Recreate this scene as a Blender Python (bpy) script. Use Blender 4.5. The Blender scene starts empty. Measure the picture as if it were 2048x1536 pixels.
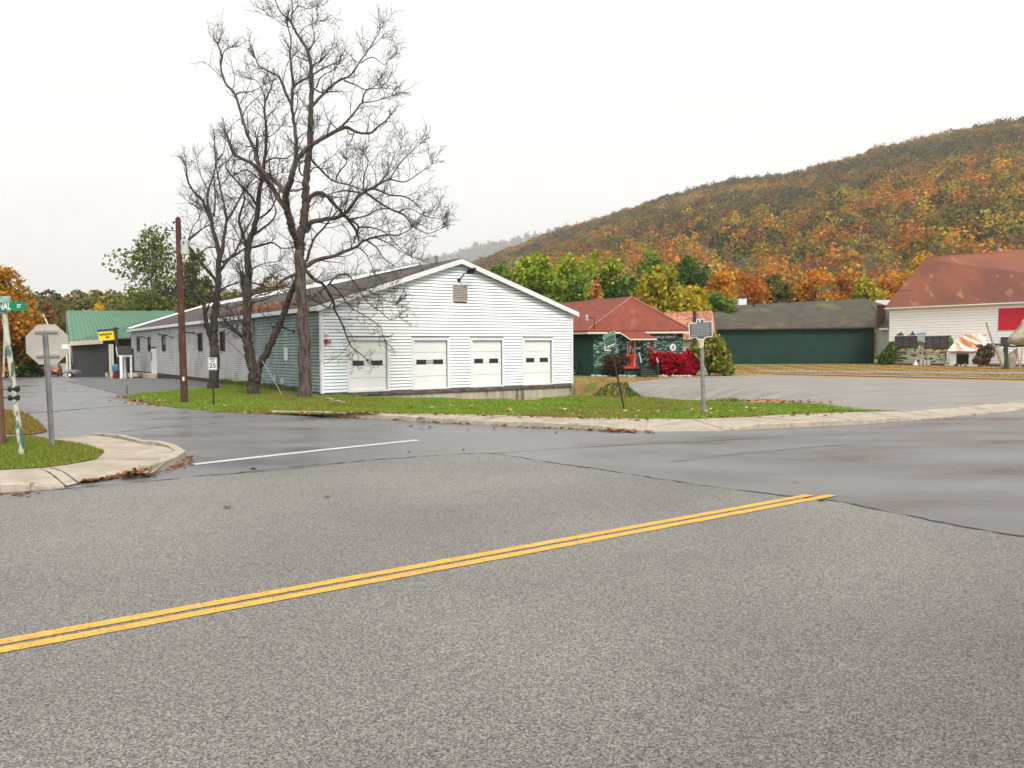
import bpy, math, random
import numpy as np
from mathutils import Vector, Matrix
random.seed(7); rng = np.random.default_rng(7)
sc = bpy.context.scene
col = sc.collection
V = Vector
# ------------------------------------------------------------------ camera
F = 1560.0; CAMH = 2.0
TH = math.radians(2.68); AR = 0.0067
_r0 = V((1, 0, 0)); _f = V((0, math.cos(TH), -math.sin(TH))); _u0 = V((0, math.sin(TH), math.cos(TH)))
_r = _r0 * math.cos(AR) - _u0 * math.sin(AR); _u = _u0 * math.cos(AR) + _r0 * math.sin(AR)
C0 = V((0, 0, CAMH))
cam = bpy.data.cameras.new('camera'); camo = bpy.data.objects.new('camera', cam); col.objects.link(camo)
cam.sensor_width = 36; cam.lens = 36 * F / 2048; cam.clip_end = 25000; cam.clip_start = .1
m = Matrix(((_r.x, _u.x, -_f.x, 0), (_r.y, _u.y, -_f.y, 0), (_r.z, _u.z, -_f.z, CAMH), (0, 0, 0, 1)))
camo.matrix_world = m; sc.camera = camo

def ray(px, py): return _f + _r * ((px - 1024) / F) - _u * ((py - 768) / F)
def G(px, py, z=0.0):
    d = ray(px, py); k = (z - CAMH) / d.z; return C0 + d * k
def P(px, py, Y):
    d = ray(px, py); return C0 + d * (Y / d.y)
def xy(v): return (v[0], v[1])

class Wall:
    """vertical plane through O along unit d; tz() reads a photo point on it"""
    def __init__(s, O, d):
        s.O = V((O[0], O[1], 0)); s.d = V((d[0], d[1], 0)).normalized(); s.n = V((s.d.y, -s.d.x, 0))
    def tz(s, px, py):
        D = ray(px, py)
        # C + kD = O + t d
        det = D.x * -s.d.y + D.y * s.d.x
        rx, ry = s.O.x - C0.x, s.O.y - C0.y
        k = (rx * -s.d.y + ry * s.d.x) / det
        p = C0 + D * k
        return (p - s.O).dot(s.d), p.z
    def t(s, px, py=700): return s.tz(px, py)[0]
    def at(s, t, z, o=0.0): return V((s.O.x, s.O.y, 0)) + s.d * t + s.n * o + V((0, 0, z))

# ------------------------------------------------------------------ mesh helpers
class MB:
    def __init__(s): s.v = []; s.f = []; s.m = []
    def add(s, vs, fs, mi=0):
        b = len(s.v); s.v += [tuple(x) for x in vs]
        for f in fs: s.f.append(tuple(b + i for i in f)); s.m.append(mi)
        return s
    def quad(s, a, b, c, d, mi=0): return s.add([a, b, c, d], [(0, 1, 2, 3)], mi)
    def poly(s, pts, mi=0): return s.add(pts, [tuple(range(len(pts)))], mi)
    def obox(s, o, ax, ay, az, mi=0):
        o, ax, ay, az = V(o), V(ax), V(ay), V(az)
        vs = [o, o + ax, o + ax + ay, o + ay]; vs += [v + az for v in vs]
        return s.add(vs, [(3, 2, 1, 0), (4, 5, 6, 7), (0, 1, 5, 4), (1, 2, 6, 5), (2, 3, 7, 6), (3, 0, 4, 7)], mi)
    def box(s, c, sx, sy, sz, mi=0, rz=0):
        x = V((math.cos(rz), math.sin(rz), 0)); y = V((-x.y, x.x, 0)); c = V(c)
        return s.obox(c - x * sx / 2 - y * sy / 2 - V((0, 0, sz / 2)), x * sx, y * sy, V((0, 0, sz)), mi)
    def wbox(s, w, t0, t1, z0, z1, o0, o1, mi=0):
        """box on a wall: t,z range, from offset o0 to o1 out of it"""
        return s.obox(w.at(t0, z0, o1), w.d * (t1 - t0), -w.n * (o1 - o0), V((0, 0, z1 - z0)), mi)
    def tube(s, pts, rad, n=6, mi=0, caps=True):
        pts = [V(p) for p in pts]; N = len(pts)
        if not hasattr(rad, '__len__'): rad = [rad] * N
        b = len(s.v); ref = None
        for i, p in enumerate(pts):
            d = (pts[min(i + 1, N - 1)] - pts[max(i - 1, 0)])
            if d.length < 1e-9: d = V((0, 0, 1))
            d.normalize()
            if ref is None: ref = V((1, 0, 0)) if abs(d.x) < .8 else V((0, 1, 0))
            x = ref - d * ref.dot(d); x.normalize(); ref = x; y = d.cross(x)
            for k in range(n):
                a = 2 * math.pi * k / n
                s.v.append(tuple(p + (x * math.cos(a) + y * math.sin(a)) * rad[i]))
        for i in range(N - 1):
            for k in range(n):
                k2 = (k + 1) % n
                s.f.append((b + i * n + k, b + i * n + k2, b + (i + 1) * n + k2, b + (i + 1) * n + k)); s.m.append(mi)
        if caps and n > 3:
            s.f.append(tuple(b + k for k in reversed(range(n)))); s.m.append(mi)
            s.f.append(tuple(b + (N - 1) * n + k for k in range(n))); s.m.append(mi)
        return s
    def prism(s, pts, off, mi=0):
        """closed outline extruded by off"""
        n = len(pts); off = V(off); a = [V(p) for p in pts]
        s.add(a + [p + off for p in a], [tuple(reversed(range(n))), tuple(range(n, 2 * n))] + [(i, (i + 1) % n, n + (i + 1) % n, n + i) for i in range(n)], mi)
        return s
    def ell(s, c, r, sub=1, jit=0.0, mi=0):
        vs, fs = ICO[sub]; c = V(c)
        out = []
        for v in vs:
            k = 1 + random.uniform(-jit, jit)
            out.append((c.x + v[0] * r[0] * k, c.y + v[1] * r[1] * k, c.z + v[2] * r[2] * k))
        return s.add(out, fs, mi)
    def build(s, name, mats, parent=None, smooth=False, pz=None):
        me = bpy.data.meshes.new(name)
        me.from_pydata(s.v, [], s.f)
        if not isinstance(mats, (list, tuple)): mats = [mats]
        for mm in mats: me.materials.append(mm)
        if any(s.m): me.polygons.foreach_set('material_index', s.m)
        if smooth: me.polygons.foreach_set('use_smooth', [True] * len(s.f))
        me.update()
        return link(name, me, parent)
def link(name, me, parent=None):
    o = bpy.data.objects.new(name, me); col.objects.link(o)
    if parent: adopt(o, parent)
    return o
def wloc(p):
    return V(p['_wl']) if '_wl' in p else V((0, 0, 0))
def adopt(o, p):
    o.parent = p
    l = BASE.get(p.name, V((0, 0, 0)))
    o.matrix_parent_inverse = Matrix.Translation(-l)
BASE = {}
def _ico():
    t = (1 + 5 ** .5) / 2
    v = [(-1, t, 0), (1, t, 0), (-1, -t, 0), (1, -t, 0), (0, -1, t), (0, 1, t), (0, -1, -t), (0, 1, -t), (t, 0, -1), (t, 0, 1), (-t, 0, -1), (-t, 0, 1)]
    v = [tuple(V(x).normalized()) for x in v]
    f = [(0, 11, 5), (0, 5, 1), (0, 1, 7), (0, 7, 10), (0, 10, 11), (1, 5, 9), (5, 11, 4), (11, 10, 2), (10, 7, 6), (7, 1, 8), (3, 9, 4), (3, 4, 2), (3, 2, 6), (3, 6, 8), (3, 8, 9), (4, 9, 5), (2, 4, 11), (6, 2, 10), (8, 6, 7), (9, 8, 1)]
    out = [(v, f)]
    for _ in range(2):
        v = list(v); nf = []; c = {}
        def mid(a, b):
            k = (min(a, b), max(a, b))
            if k not in c:
                v.append(tuple(((V(v[a]) + V(v[b])) / 2).normalized())); c[k] = len(v) - 1
            return c[k]
        for a, b, d in f:
            x, y, z = mid(a, b), mid(b, d), mid(d, a); nf += [(a, x, z), (b, y, x), (d, z, y), (x, y, z)]
        f = nf; out.append((v, f))
    return out
ICO = _ico()
def setp(o, label=None, cat=None, group=None, kind=None):
    if label: o['label'] = label
    if cat: o['category'] = cat
    if group: o['group'] = group
    if kind: o['kind'] = kind
    return o
def thing(name, label, cat, loc, group=None):
    o = bpy.data.objects.new(name, None); col.objects.link(o); o.location = V(loc); o.empty_display_size = .3
    BASE[o.name] = V(loc)
    return setp(o, label, cat, group)
def struct(o, kind='structure'): return setp(o, kind=kind)

# ------------------------------------------------------------------ materials
def mat(name, c1, c2=None, scale=3.0, rough=.7, bump=0.0, bscale=None, detail=4, lo=.35, hi=.65, c3=None, s3=.4, w3=(.5, .62), spec=.4, stretch=None, metal=0.0, trans=0.0):
    m = bpy.data.materials.new(name); m.use_nodes = True; nt = m.node_tree; N = nt.nodes; L = nt.links
    b = N['Principled BSDF']; b.inputs['Roughness'].default_value = rough
    b.inputs['Specular IOR Level'].default_value = spec; b.inputs['Metallic'].default_value = metal
    g = N.new('ShaderNodeNewGeometry'); vec = g.outputs['Position']
    if stretch:
        mp = N.new('ShaderNodeVectorMath'); mp.operation = 'MULTIPLY'; mp.inputs[1].default_value = stretch
        L.new(vec, mp.inputs[0]); vec = mp.outputs[0]
    def noise(sc_, det=detail):
        n = N.new('ShaderNodeTexNoise'); n.inputs['Scale'].default_value = sc_; n.inputs['Detail'].default_value = det; n.inputs['Roughness'].default_value = .6
        L.new(vec, n.inputs['Vector']); return n.outputs['Fac']
    def ramp(inp, a, b_):
        r = N.new('ShaderNodeMapRange'); r.interpolation_type = 'SMOOTHSTEP'; r.inputs['From Min'].default_value = a; r.inputs['From Max'].default_value = b_
        L.new(inp, r.inputs['Value']); return r.outputs[0]
    def mix(fac, a, b_):
        x = N.new('ShaderNodeMix'); x.data_type = 'RGBA'
        if fac is not None: L.new(fac, x.inputs[0])
        for i, c in ((6, a), (7, b_)):
            if isinstance(c, (tuple, list)): x.inputs[i].default_value = (*c, 1)
            else: L.new(c, x.inputs[i])
        return x.outputs[2]
    out = c1
    if c2: out = mix(ramp(noise(scale), lo, hi), c1, c2)
    if c3: out = mix(ramp(noise(s3), *w3), out, c3)
    if isinstance(out, (tuple, list)): b.inputs['Base Color'].default_value = (*out, 1)
    else: L.new(out, b.inputs['Base Color'])
    if bump:
        bp = N.new('ShaderNodeBump'); bp.inputs['Strength'].default_value = 1; bp.inputs['Distance'].default_value = bump
        L.new(noise(bscale or scale * 3), bp.inputs['Height']); L.new(bp.outputs[0], b.inputs['Normal'])
    if trans:
        o = N['Material Output']; t = N.new('ShaderNodeBsdfTranslucent'); ms = N.new('ShaderNodeMixShader'); ms.inputs[0].default_value = trans
        if isinstance(out, (tuple, list)): t.inputs[0].default_value = (*out, 1)
        else: L.new(out, t.inputs[0])
        L.new(b.outputs[0], ms.inputs[1]); L.new(t.outputs[0], ms.inputs[2]); L.new(ms.outputs[0], o.inputs[0])
    return m
def leafmat(name):
    m = bpy.data.materials.new(name); m.use_nodes = True; nt = m.node_tree; N = nt.nodes; L = nt.links
    b = N['Principled BSDF']; b.inputs['Roughness'].default_value = .65; b.inputs['Specular IOR Level'].default_value = .2
    a = N.new('ShaderNodeAttribute'); a.attribute_name = 'tint'
    L.new(a.outputs['Color'], b.inputs['Base Color'])
    t = N.new('ShaderNodeBsdfTranslucent'); L.new(a.outputs['Color'], t.inputs[0]); ms = N.new('ShaderNodeMixShader'); ms.inputs[0].default_value = .3
    L.new(b.outputs[0], ms.inputs[1]); L.new(t.outputs[0], ms.inputs[2]); L.new(ms.outputs[0], N['Material Output'].inputs[0])
    return m
LEAF = leafmat('leaves')

def asphalt_coarse():
    m = mat('coarse_asphalt', (.2, .2, .2)); nt = m.node_tree; N = nt.nodes; L = nt.links; b = N['Principled BSDF']
    g = N.new('ShaderNodeNewGeometry')
    v = N.new('ShaderNodeTexVoronoi'); v.inputs['Scale'].default_value = 115; L.new(g.outputs['Position'], v.inputs['Vector'])
    sep = N.new('ShaderNodeSeparateColor'); L.new(v.outputs['Color'], sep.inputs[0])
    n = N.new('ShaderNodeTexNoise'); n.inputs['Scale'].default_value = 78; n.inputs['Detail'].default_value = 6; n.inputs['Roughness'].default_value = .75; L.new(g.outputs['Position'], n.inputs['Vector'])
    n2 = N.new('ShaderNodeTexNoise'); n2.inputs['Scale'].default_value = .33; n2.inputs['Detail'].default_value = 4; L.new(g.outputs['Position'], n2.inputs['Vector'])
    ad = N.new('ShaderNodeMath'); ad.operation = 'MULTIPLY_ADD'; L.new(sep.outputs[0], ad.inputs[0]); ad.inputs[1].default_value = .5; L.new(n.outputs['Fac'], ad.inputs[2])
    r = N.new('ShaderNodeValToRGB'); e = r.color_ramp.elements
    e[0].position = .42; e[0].color = (.036, .035, .033, 1); e[1].position = 1.0; e[1].color = (.36, .335, .295, 1)
    x = e.new(.70); x.color = (.148, .140, .127, 1)
    L.new(ad.outputs[0], r.inputs[0])
    mx = N.new('ShaderNodeMix'); mx.data_type = 'RGBA'; mx.blend_type = 'MULTIPLY'; mx.inputs[0].default_value = 1
    mr = N.new('ShaderNodeMapRange'); mr.inputs['From Min'].default_value = .3; mr.inputs['From Max'].default_value = .7; mr.inputs['To Min'].default_value = .84; mr.inputs['To Max'].default_value = 1.1
    L.new(n2.outputs['Fac'], mr.inputs['Value']); L.new(r.outputs[0], mx.inputs[6]); L.new(mr.outputs[0], mx.inputs[7])
    # tone across the road: darkest on the near side, lightening towards the yellow line
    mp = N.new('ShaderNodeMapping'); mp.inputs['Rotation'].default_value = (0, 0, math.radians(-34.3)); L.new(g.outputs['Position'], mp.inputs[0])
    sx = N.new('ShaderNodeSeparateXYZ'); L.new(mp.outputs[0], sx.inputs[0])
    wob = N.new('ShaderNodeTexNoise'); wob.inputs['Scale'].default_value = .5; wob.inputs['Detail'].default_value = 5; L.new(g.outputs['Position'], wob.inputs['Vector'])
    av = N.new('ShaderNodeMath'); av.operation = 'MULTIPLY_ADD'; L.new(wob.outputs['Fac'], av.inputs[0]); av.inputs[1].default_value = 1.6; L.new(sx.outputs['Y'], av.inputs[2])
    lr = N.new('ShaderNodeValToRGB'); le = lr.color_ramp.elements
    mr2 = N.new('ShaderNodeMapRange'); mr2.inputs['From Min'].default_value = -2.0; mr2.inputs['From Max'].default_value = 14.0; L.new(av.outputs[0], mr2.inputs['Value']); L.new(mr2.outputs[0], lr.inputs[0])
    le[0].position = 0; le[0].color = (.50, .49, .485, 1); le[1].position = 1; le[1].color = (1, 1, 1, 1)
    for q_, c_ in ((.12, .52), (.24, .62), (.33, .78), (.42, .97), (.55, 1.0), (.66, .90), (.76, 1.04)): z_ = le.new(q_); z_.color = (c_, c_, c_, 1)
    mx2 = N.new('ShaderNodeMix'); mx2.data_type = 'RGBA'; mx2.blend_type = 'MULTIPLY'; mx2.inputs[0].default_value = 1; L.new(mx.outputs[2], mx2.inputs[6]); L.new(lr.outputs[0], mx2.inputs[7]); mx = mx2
    L.new(mx.outputs[2], b.inputs['Base Color']); b.inputs['Roughness'].default_value = .6; b.inputs['Specular IOR Level'].default_value = .35
    bp = N.new('ShaderNodeBump'); bp.inputs['Distance'].default_value = .004; bp.inputs['Strength'].default_value = .6; L.new(ad.outputs[0], bp.inputs['Height']); L.new(bp.outputs[0], b.inputs['Normal'])
    return m
def asphalt_smooth(name, c, k=1.0, rough=.42, scl=1.0):
    m = mat(name, c); nt = m.node_tree; N = nt.nodes; L = nt.links; b = N['Principled BSDF']
    g = N.new('ShaderNodeNewGeometry'); mp = N.new('ShaderNodeMapping'); mp.inputs['Rotation'].default_value = (0, 0, math.radians(-34)); mp.inputs['Scale'].default_value = (.3, .75, 1)
    L.new(g.outputs['Position'], mp.inputs[0])
    n = N.new('ShaderNodeTexNoise'); n.inputs['Scale'].default_value = .9 * scl; n.inputs['Detail'].default_value = 5; L.new(mp.outputs[0], n.inputs['Vector'])
    n3 = N.new('ShaderNodeTexNoise'); n3.inputs['Scale'].default_value = 70; n3.inputs['Detail'].default_value = 4; n3.inputs['Roughness'].default_value = .8; L.new(g.outputs['Position'], n3.inputs['Vector'])
    a = N.new('ShaderNodeMapRange'); a.inputs['From Min'].default_value = .3; a.inputs['From Max'].default_value = .7; a.inputs['To Min'].default_value = .62; a.inputs['To Max'].default_value = 1.25; L.new(n.outputs['Fac'], a.inputs['Value'])
    a2 = N.new('ShaderNodeMapRange'); a2.inputs['From Min'].default_value = .3; a2.inputs['From Max'].default_value = .7; a2.inputs['To Min'].default_value = .6; a2.inputs['To Max'].default_value = 1.4; L.new(n3.outputs['Fac'], a2.inputs['Value'])
    mu = N.new('ShaderNodeMath'); mu.operation = 'MULTIPLY'; L.new(a.outputs[0], mu.inputs[0]); L.new(a2.outputs[0], mu.inputs[1])
    mx = N.new('ShaderNodeMix'); mx.data_type = 'RGBA'; mx.blend_type = 'MULTIPLY'; mx.inputs[0].default_value = 1; mx.inputs[6].default_value = (*c, 1); L.new(mu.outputs[0], mx.inputs[7])
    L.new(mx.outputs[2], b.inputs['Base Color'])
    rr = N.new('ShaderNodeMapRange'); rr.inputs['From Min'].default_value = .35; rr.inputs['From Max'].default_value = .65; rr.inputs['To Min'].default_value = rough - .12; rr.inputs['To Max'].default_value = rough + .12
    L.new(n.outputs['Fac'], rr.inputs['Value']); L.new(rr.outputs[0], b.inputs['Roughness'])
    bp = N.new('ShaderNodeBump'); bp.inputs['Distance'].default_value = .0015; L.new(n3.outputs['Fac'], bp.inputs['Height']); L.new(bp.outputs[0], b.inputs['Normal'])
    return m
MT = {}
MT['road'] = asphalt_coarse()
MT['street'] = asphalt_smooth('smooth_asphalt', (.15, .147, .146), rough=.34)
MT['drive'] = asphalt_smooth('driveway_asphalt', (.10, .094, .097), rough=.5)
MT['seam'] = mat('road_seam', (.025, .025, .025), (.06, .06, .06), 8, .8)
MT['yellow'] = mat('yellow_road_paint', (.78, .42, .055), (.62, .34, .05), 5, .6, .003, 70, c3=(.24, .18, .11), s3=46, w3=(.555, .635))
MT['white_paint'] = mat('white_road_paint', (.66, .65, .61), (.5, .49, .46), 7, .6, .002, 60, c3=(.25, .24, .23), s3=30, w3=(.58, .68))
MT['concrete'] = mat('pavement_concrete', (.44, .38, .295), (.34, .29, .225), 2.2, .85, .004, 40, c3=(.30, .25, .19), s3=.9, w3=(.56, .72))
MT['kerb'] = mat('kerb_concrete', (.47, .41, .32), (.36, .31, .24), 5, .9, .006, 25, c3=(.17, .15, .10), s3=2.2, w3=(.58, .70))
MT['dirt'] = mat('dirt', (.16, .11, .07), (.26, .18, .11), 2, .95, .02, 12)
MT['lawn'] = mat('lawn_soil', (.11, .17, .025), (.17, .23, .04), 1.6, .95, .02, 15, c3=(.24, .13, .035), s3=.7, w3=(.55, .7))
MT['dry'] = mat('dry_grass', (.42, .22, .06), (.30, .19, .07), 2.2, .95, .02, 15, c3=(.16, .18, .04), s3=.45, w3=(.52, .66))
MT['gravel'] = mat('gravel_lot_surface', (.30, .275, .25), (.23, .21, .19), 1.4, .9, .006, 30, c3=(.21, .19, .165), s3=.9, w3=(.55, .72), stretch=(.25, 1.2, 1))
MT['far_ground'] = mat('far_ground', (.10, .065, .022), (.06, .055, .02), .05, .95)
MT['siding'] = mat('white_blue_siding', (.86, .87, .85), (.74, .77, .76), 1.1, .55, lo=.45, hi=.75, stretch=(1, 1, .3), c3=(.70, .80, .83), s3=.16, w3=(.54, .70))
MT['siding_side'] = mat('weathered_blue_siding', (.30, .37, .37), (.21, .28, .28), 1.4, .7, c3=(.16, .21, .20), s3=.6, w3=(.52, .66))
MT['siding_far'] = mat('grey_white_siding', (.52, .52, .52), (.42, .42, .40), .9, .7, c3=(.36, .37, .31), s3=.4, w3=(.52, .68))
MT['groove'] = mat('siding_groove_shade', (.11, .14, .145))  # shadow lines of the board gaps put into this dark colour, with grime
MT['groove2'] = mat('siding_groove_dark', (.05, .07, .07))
MT['trim'] = mat('white_trim_paint', (.80, .80, .78), (.72, .72, .70), 3, .5)
MT['door'] = mat('cream_metal_door', (.83, .82, .78), (.79, .78, .74), 1.3, .45)
MT['glass'] = mat('dark_glass', (.02, .022, .025), rough=.12, spec=.6)
MT['shingle'] = mat('brown_shingle', (.085, .07, .06), (.055, .046, .04), 6, .9, .01, 22, c3=(.13, .10, .085), s3=.5, w3=(.5, .7))
MT['concrete_wall'] = mat('stained_dock_concrete', (.48, .44, .33), (.36, .32, .23), 1.6, .9, .004, 20, c3=(.14, .12, .08), s3=1.1, w3=(.58, .70), stretch=(1.5, 1.5, .25))
MT['dark_wood'] = mat('dark_timber', (.035, .028, .02), (.07, .055, .04), 4, .9)
MT['black'] = mat('black_metal', (.02, .02, .02), rough=.5)
MT['steel'] = mat('galvanised_steel', (.33, .33, .34), (.24, .24, .25), 6, .5, metal=.5)
MT['wood_pole'] = mat('brown_pole_wood', (.10, .042, .028), (.06, .028, .02), 6, .85, .01, 14, c3=(.17, .09, .06), s3=3, w3=(.56, .7), stretch=(6, 6, .6))
MT['old_pole'] = mat('weathered_pole_wood', (.22, .12, .065), (.12, .065, .04), 6, .85, .01, 14, stretch=(6, 6, .6))
MT['bark'] = mat('dark_bark', (.038, .028, .024), (.095, .074, .062), 13, .95, .035, 20, lo=.42, hi=.60, c3=(.085, .085, .045), s3=1.0, w3=(.60, .72), stretch=(1, 1, .14))
MT['bark_light'] = mat('grey_brown_bark', (.13, .096, .078), (.05, .036, .03), 12, .95, .04, 20, lo=.44, hi=.60, c3=(.11, .105, .055), s3=.9, w3=(.60, .72), stretch=(1, 1, .13))
MT['twig'] = mat('twig_bark', (.06, .045, .04), rough=.9)
MT['bark_far'] = mat('far_bark', (.07, .055, .045), rough=.95)
MT['sign_back'] = mat('sign_back_aluminium', (.46, .43, .38), (.41, .385, .34), 4, .6, metal=.0)
MT['green_sign'] = mat('green_sign_face', (.0, .22, .10), rough=.4)
MT['green_old'] = mat('faded_green_sign', (.02, .085, .045), (.035, .11, .06), 9, .6)
MT['lettering'] = mat('white_lettering', (.8, .8, .78), rough=.5)
MT['let_old'] = mat('faded_lettering', (.32, .42, .34), rough=.6)
MT['peel'] = mat('peeling_green_paint', (.06, .17, .12), (.52, .50, .42), 9, .7, .003, 30, lo=.44, hi=.52, stretch=(1.4, 1.4, .45), c3=(.10, .09, .06), s3=14, w3=(.60, .64))
MT['black_let'] = mat('black_lettering', (.015, .015, .015), rough=.6)
MT['cream'] = mat('cream_paint', (.72, .66, .50), rough=.5)
MT['navy'] = mat('navy_enamel', (.085, .105, .145), (.11, .12, .14), 12, .5)
MT['yellow_sign'] = mat('yellow_sign_face', (.85, .62, .01), rough=.5)
MT['green_metal_roof'] = mat('green_metal_roof', (.12, .24, .155), (.105, .215, .14), .6, .5)
MT['dark_wall'] = mat('dark_grey_wall', (.075, .076, .08), (.06, .065, .06), .8, .8)
MT['green_clap'] = mat('green_clapboard', (.010, .048, .034), (.015, .065, .045), 3, .75)
MT['green_peel'] = mat('peeling_green_clapboard', (.012, .060, .042), (.34, .42, .38), 4.2, .8, lo=.52, hi=.60, stretch=(.7, .7, 3.0))
MT['red_shingle'] = mat('red_shingle_roof', (.26, .065, .04), (.20, .05, .032), 3, .85, .01, 10, c3=(.32, .11, .07), s3=.7, w3=(.58, .74))
MT['red_door'] = mat('red_door_paint', (.62, .045, .02), rough=.5)
MT['teal_wall'] = mat('dark_teal_siding', (.006, .035, .028), (.009, .045, .036), .5, .75)
MT['grey_roof'] = mat('mossy_grey_roof', (.085, .076, .056), (.065, .058, .045), .8, .9, .01, 6, c3=(.115, .11, .055), s3=.35, w3=(.54, .66))
MT['rust_roof'] = mat('rust_red_roof', (.25, .085, .045), (.17, .062, .042), .35, .75, c3=(.34, .155, .085), s3=1.6, w3=(.58, .68), stretch=(1, .35, .35))
MT['rust_metal'] = mat('rusty_tin', (.78, .70, .60), (.48, .15, .045), 1.6, .7, lo=.42, hi=.60, stretch=(1.8, .25, .2))
MT['orange_tin'] = mat('orange_rusted_tin', (.62, .30, .19), (.34, .12, .06), 2, .8, stretch=(1.6, 1.6, .4))
MT['white_barn'] = mat('white_barn_siding', (.90, .90, .88), (.85, .85, .84), .9, .7)
MT['red_panel'] = mat('crimson_panel', (.56, .012, .03), rough=.55)
MT['brick'] = mat('brown_brick', (.11, .05, .04), (.07, .03, .025), 5, .9)
MT['rock'] = mat('pale_rock', (.50, .47, .42), (.33, .31, .28), 5, .9, .02, 9)
MT['tan_cloth'] = mat('weathered_canvas', (.52, .47, .36), (.34, .30, .23), 1.4, .9)
MT['mulch'] = mat('dead_brush', (.16, .10, .07), (.27, .19, .13), 6, .95)
MT['rail'] = mat('rusty_rail', (.10, .055, .035), rough=.8)
MT['wheel'] = mat('rubber', (.015, .015, .015), rough=.8)
MT['car'] = mat('orange_red_car_paint', (.60, .11, .045), rough=.25, spec=.6)
MT['car_glass'] = mat('car_glass', (.22, .25, .25), rough=.1, spec=.8)
MT['lamp'] = mat('lamp_lens', (.6, .6, .55), rough=.2)
MT['blue'] = mat('blue_plastic', (.06, .18, .26), rough=.5)
MT['maroon'] = mat('maroon_plastic', (.13, .012, .02), rough=.5)
MT['porcelain'] = mat('transformer_grey', (.55, .56, .53), (.48, .49, .46), 3, .5)

# ------------------------------------------------------------------ ground heights
def smooth(x): x = min(max(x, 0), 1); return x * x * (3 - 2 * x)
DIP = [(-6.5, 34.1, .12), (-4.0, 35.8, .62), (-.7, 37.8, .98), (1.9, 39.4, 1.05), (4.4, 37.4, .92), (6.8, 35.2, .66), (8.8, 32.0, .30), (9.9, 29.3, .05)]
DR = (1.7, 4.0, 4.7, 5.0, 4.2, 3.0, 2.1, 1.8)
COR = (-8.62, 35.4); CU = (.826, .5635)
def dipf(x, y):
    best = (9e9, 0, 1)
    for i, ((ax, ay, ad), (bx, by, bd)) in enumerate(zip(DIP, DIP[1:])):
        dx, dy = bx - ax, by - ay; t = min(max(((x - ax) * dx + (y - ay) * dy) / (dx * dx + dy * dy), 0), 1)
        d = math.hypot(x - ax - dx * t, y - ay - dy * t)
        if d < best[0]: best = (d, ad + (bd - ad) * t, DR[i] + (DR[i + 1] - DR[i]) * t)
    return best
def pline_d(x, y, L):
    best = 9e9
    for (ax, ay), (bx, by) in zip(L, L[1:]):
        dx, dy = bx - ax, by - ay; t = min(max(((x - ax) * dx + (y - ay) * dy) / (dx * dx + dy * dy + 1e-12), 0), 1)
        best = min(best, math.hypot(x - ax - dx * t, y - ay - dy * t))
    return best
SZ = .13
U = V((.826, .5635, 0)).normalized()
BACK = [(640, 826), (773, 825.5), (969, 829), (1164, 835), (1300, 837), (1385, 838), (1482, 834), (1600, 827), (1701, 824), (1803, 822), (1912, 815), (1951, 809), (2013, 804.5), (2048, 803)]
BACKW = [xy(G(a, b, SZ)) for a, b in BACK]
BACKW.append(xy(V((*BACKW[-1], 0)) + U * 40))
def H(x, y):
    z = 0.0
    if 22 < y < 48 and -14 < x < 16:
        d, dp, dr = dipf(x, y)
        z -= dp * (1 - smooth((d - dr) / (dr + .3))) * (1 - smooth(((x - COR[0]) * CU[0] + (y - COR[1]) * CU[1] - 14.3) / 1.7))
    if y > 50: z -= min((y - 50) * .022, .9) * smooth((-x - 20) / 12)
    return z
def HL(x, y):
    z = H(x, y)
    if y < 60 and x > -12: z += (SZ - .04) * (1 - smooth(pline_d(x, y, BACKW) / 3.0))
    return z
def clip(poly, ax, v, keep_less):
    out = []
    n = len(poly)
    for i in range(n):
        a, b = poly[i], poly[(i + 1) % n]
        ia = (a[ax] <= v) == keep_less or a[ax] == v; ib = (b[ax] <= v) == keep_less or b[ax] == v
        if ia: out.append(a)
        if ia != ib:
            t = (v - a[ax]) / (b[ax] - a[ax]); q = [a[0] + (b[0] - a[0]) * t, a[1] + (b[1] - a[1]) * t]; q[ax] = v
            out.append(tuple(q))
    return out
def tess(name, poly, mt, hf, off, cell=.5, parent=None):
    poly = [xy(p) for p in poly]
    mb = MB(); xs = [p[0] for p in poly]; ix0 = math.floor(min(xs) / cell); ix1 = math.ceil(max(xs) / cell)
    cache = {}
    def vid(p):
        k = (round(p[0], 4), round(p[1], 4))
        if k not in cache:
            cache[k] = len(mb.v); mb.v.append((p[0], p[1], hf(p[0], p[1]) + off))
        return cache[k]
    for i in range(ix0, ix1):
        st = clip(clip(poly, 0, i * cell, False), 0, (i + 1) * cell, True)
        if len(st) < 3: continue
        ys = [p[1] for p in st]
        for j in range(math.floor(min(ys) / cell), math.ceil(max(ys) / cell)):
            c = clip(clip(st, 1, j * cell, False), 1, (j + 1) * cell, True)
            if len(c) < 3: continue
            ids = []
            for p in c:
                k = vid(p)
                if k not in ids: ids.append(k)
            if len(ids) > 2: mb.f.append(tuple(ids)); mb.m.append(0)
    # upward faces
    fs = []
    for f in mb.f:
        A = sum(mb.v[f[k]][0] * mb.v[f[(k + 1) % len(f)]][1] - mb.v[f[(k + 1) % len(f)]][0] * mb.v[f[k]][1] for k in range(len(f)))
        fs.append(f if A > 0 else tuple(reversed(f)))
    mb.f = fs
    return mb.build(name, mt, parent)
def flat(name, poly, mt, z):
    mb = MB(); p = [V((q[0], q[1], z)) for q in poly]
    A = sum(p[k].x * p[(k + 1) % len(p)].y - p[(k + 1) % len(p)].x * p[k].y for k in range(len(p)))
    if A < 0: p.reverse()
    mb.poly(p); return mb.build(name, mt)
def GL(L, z=0.0): return [G(a, b, z) for a, b in L]
zero = lambda x, y: 0.0
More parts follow.
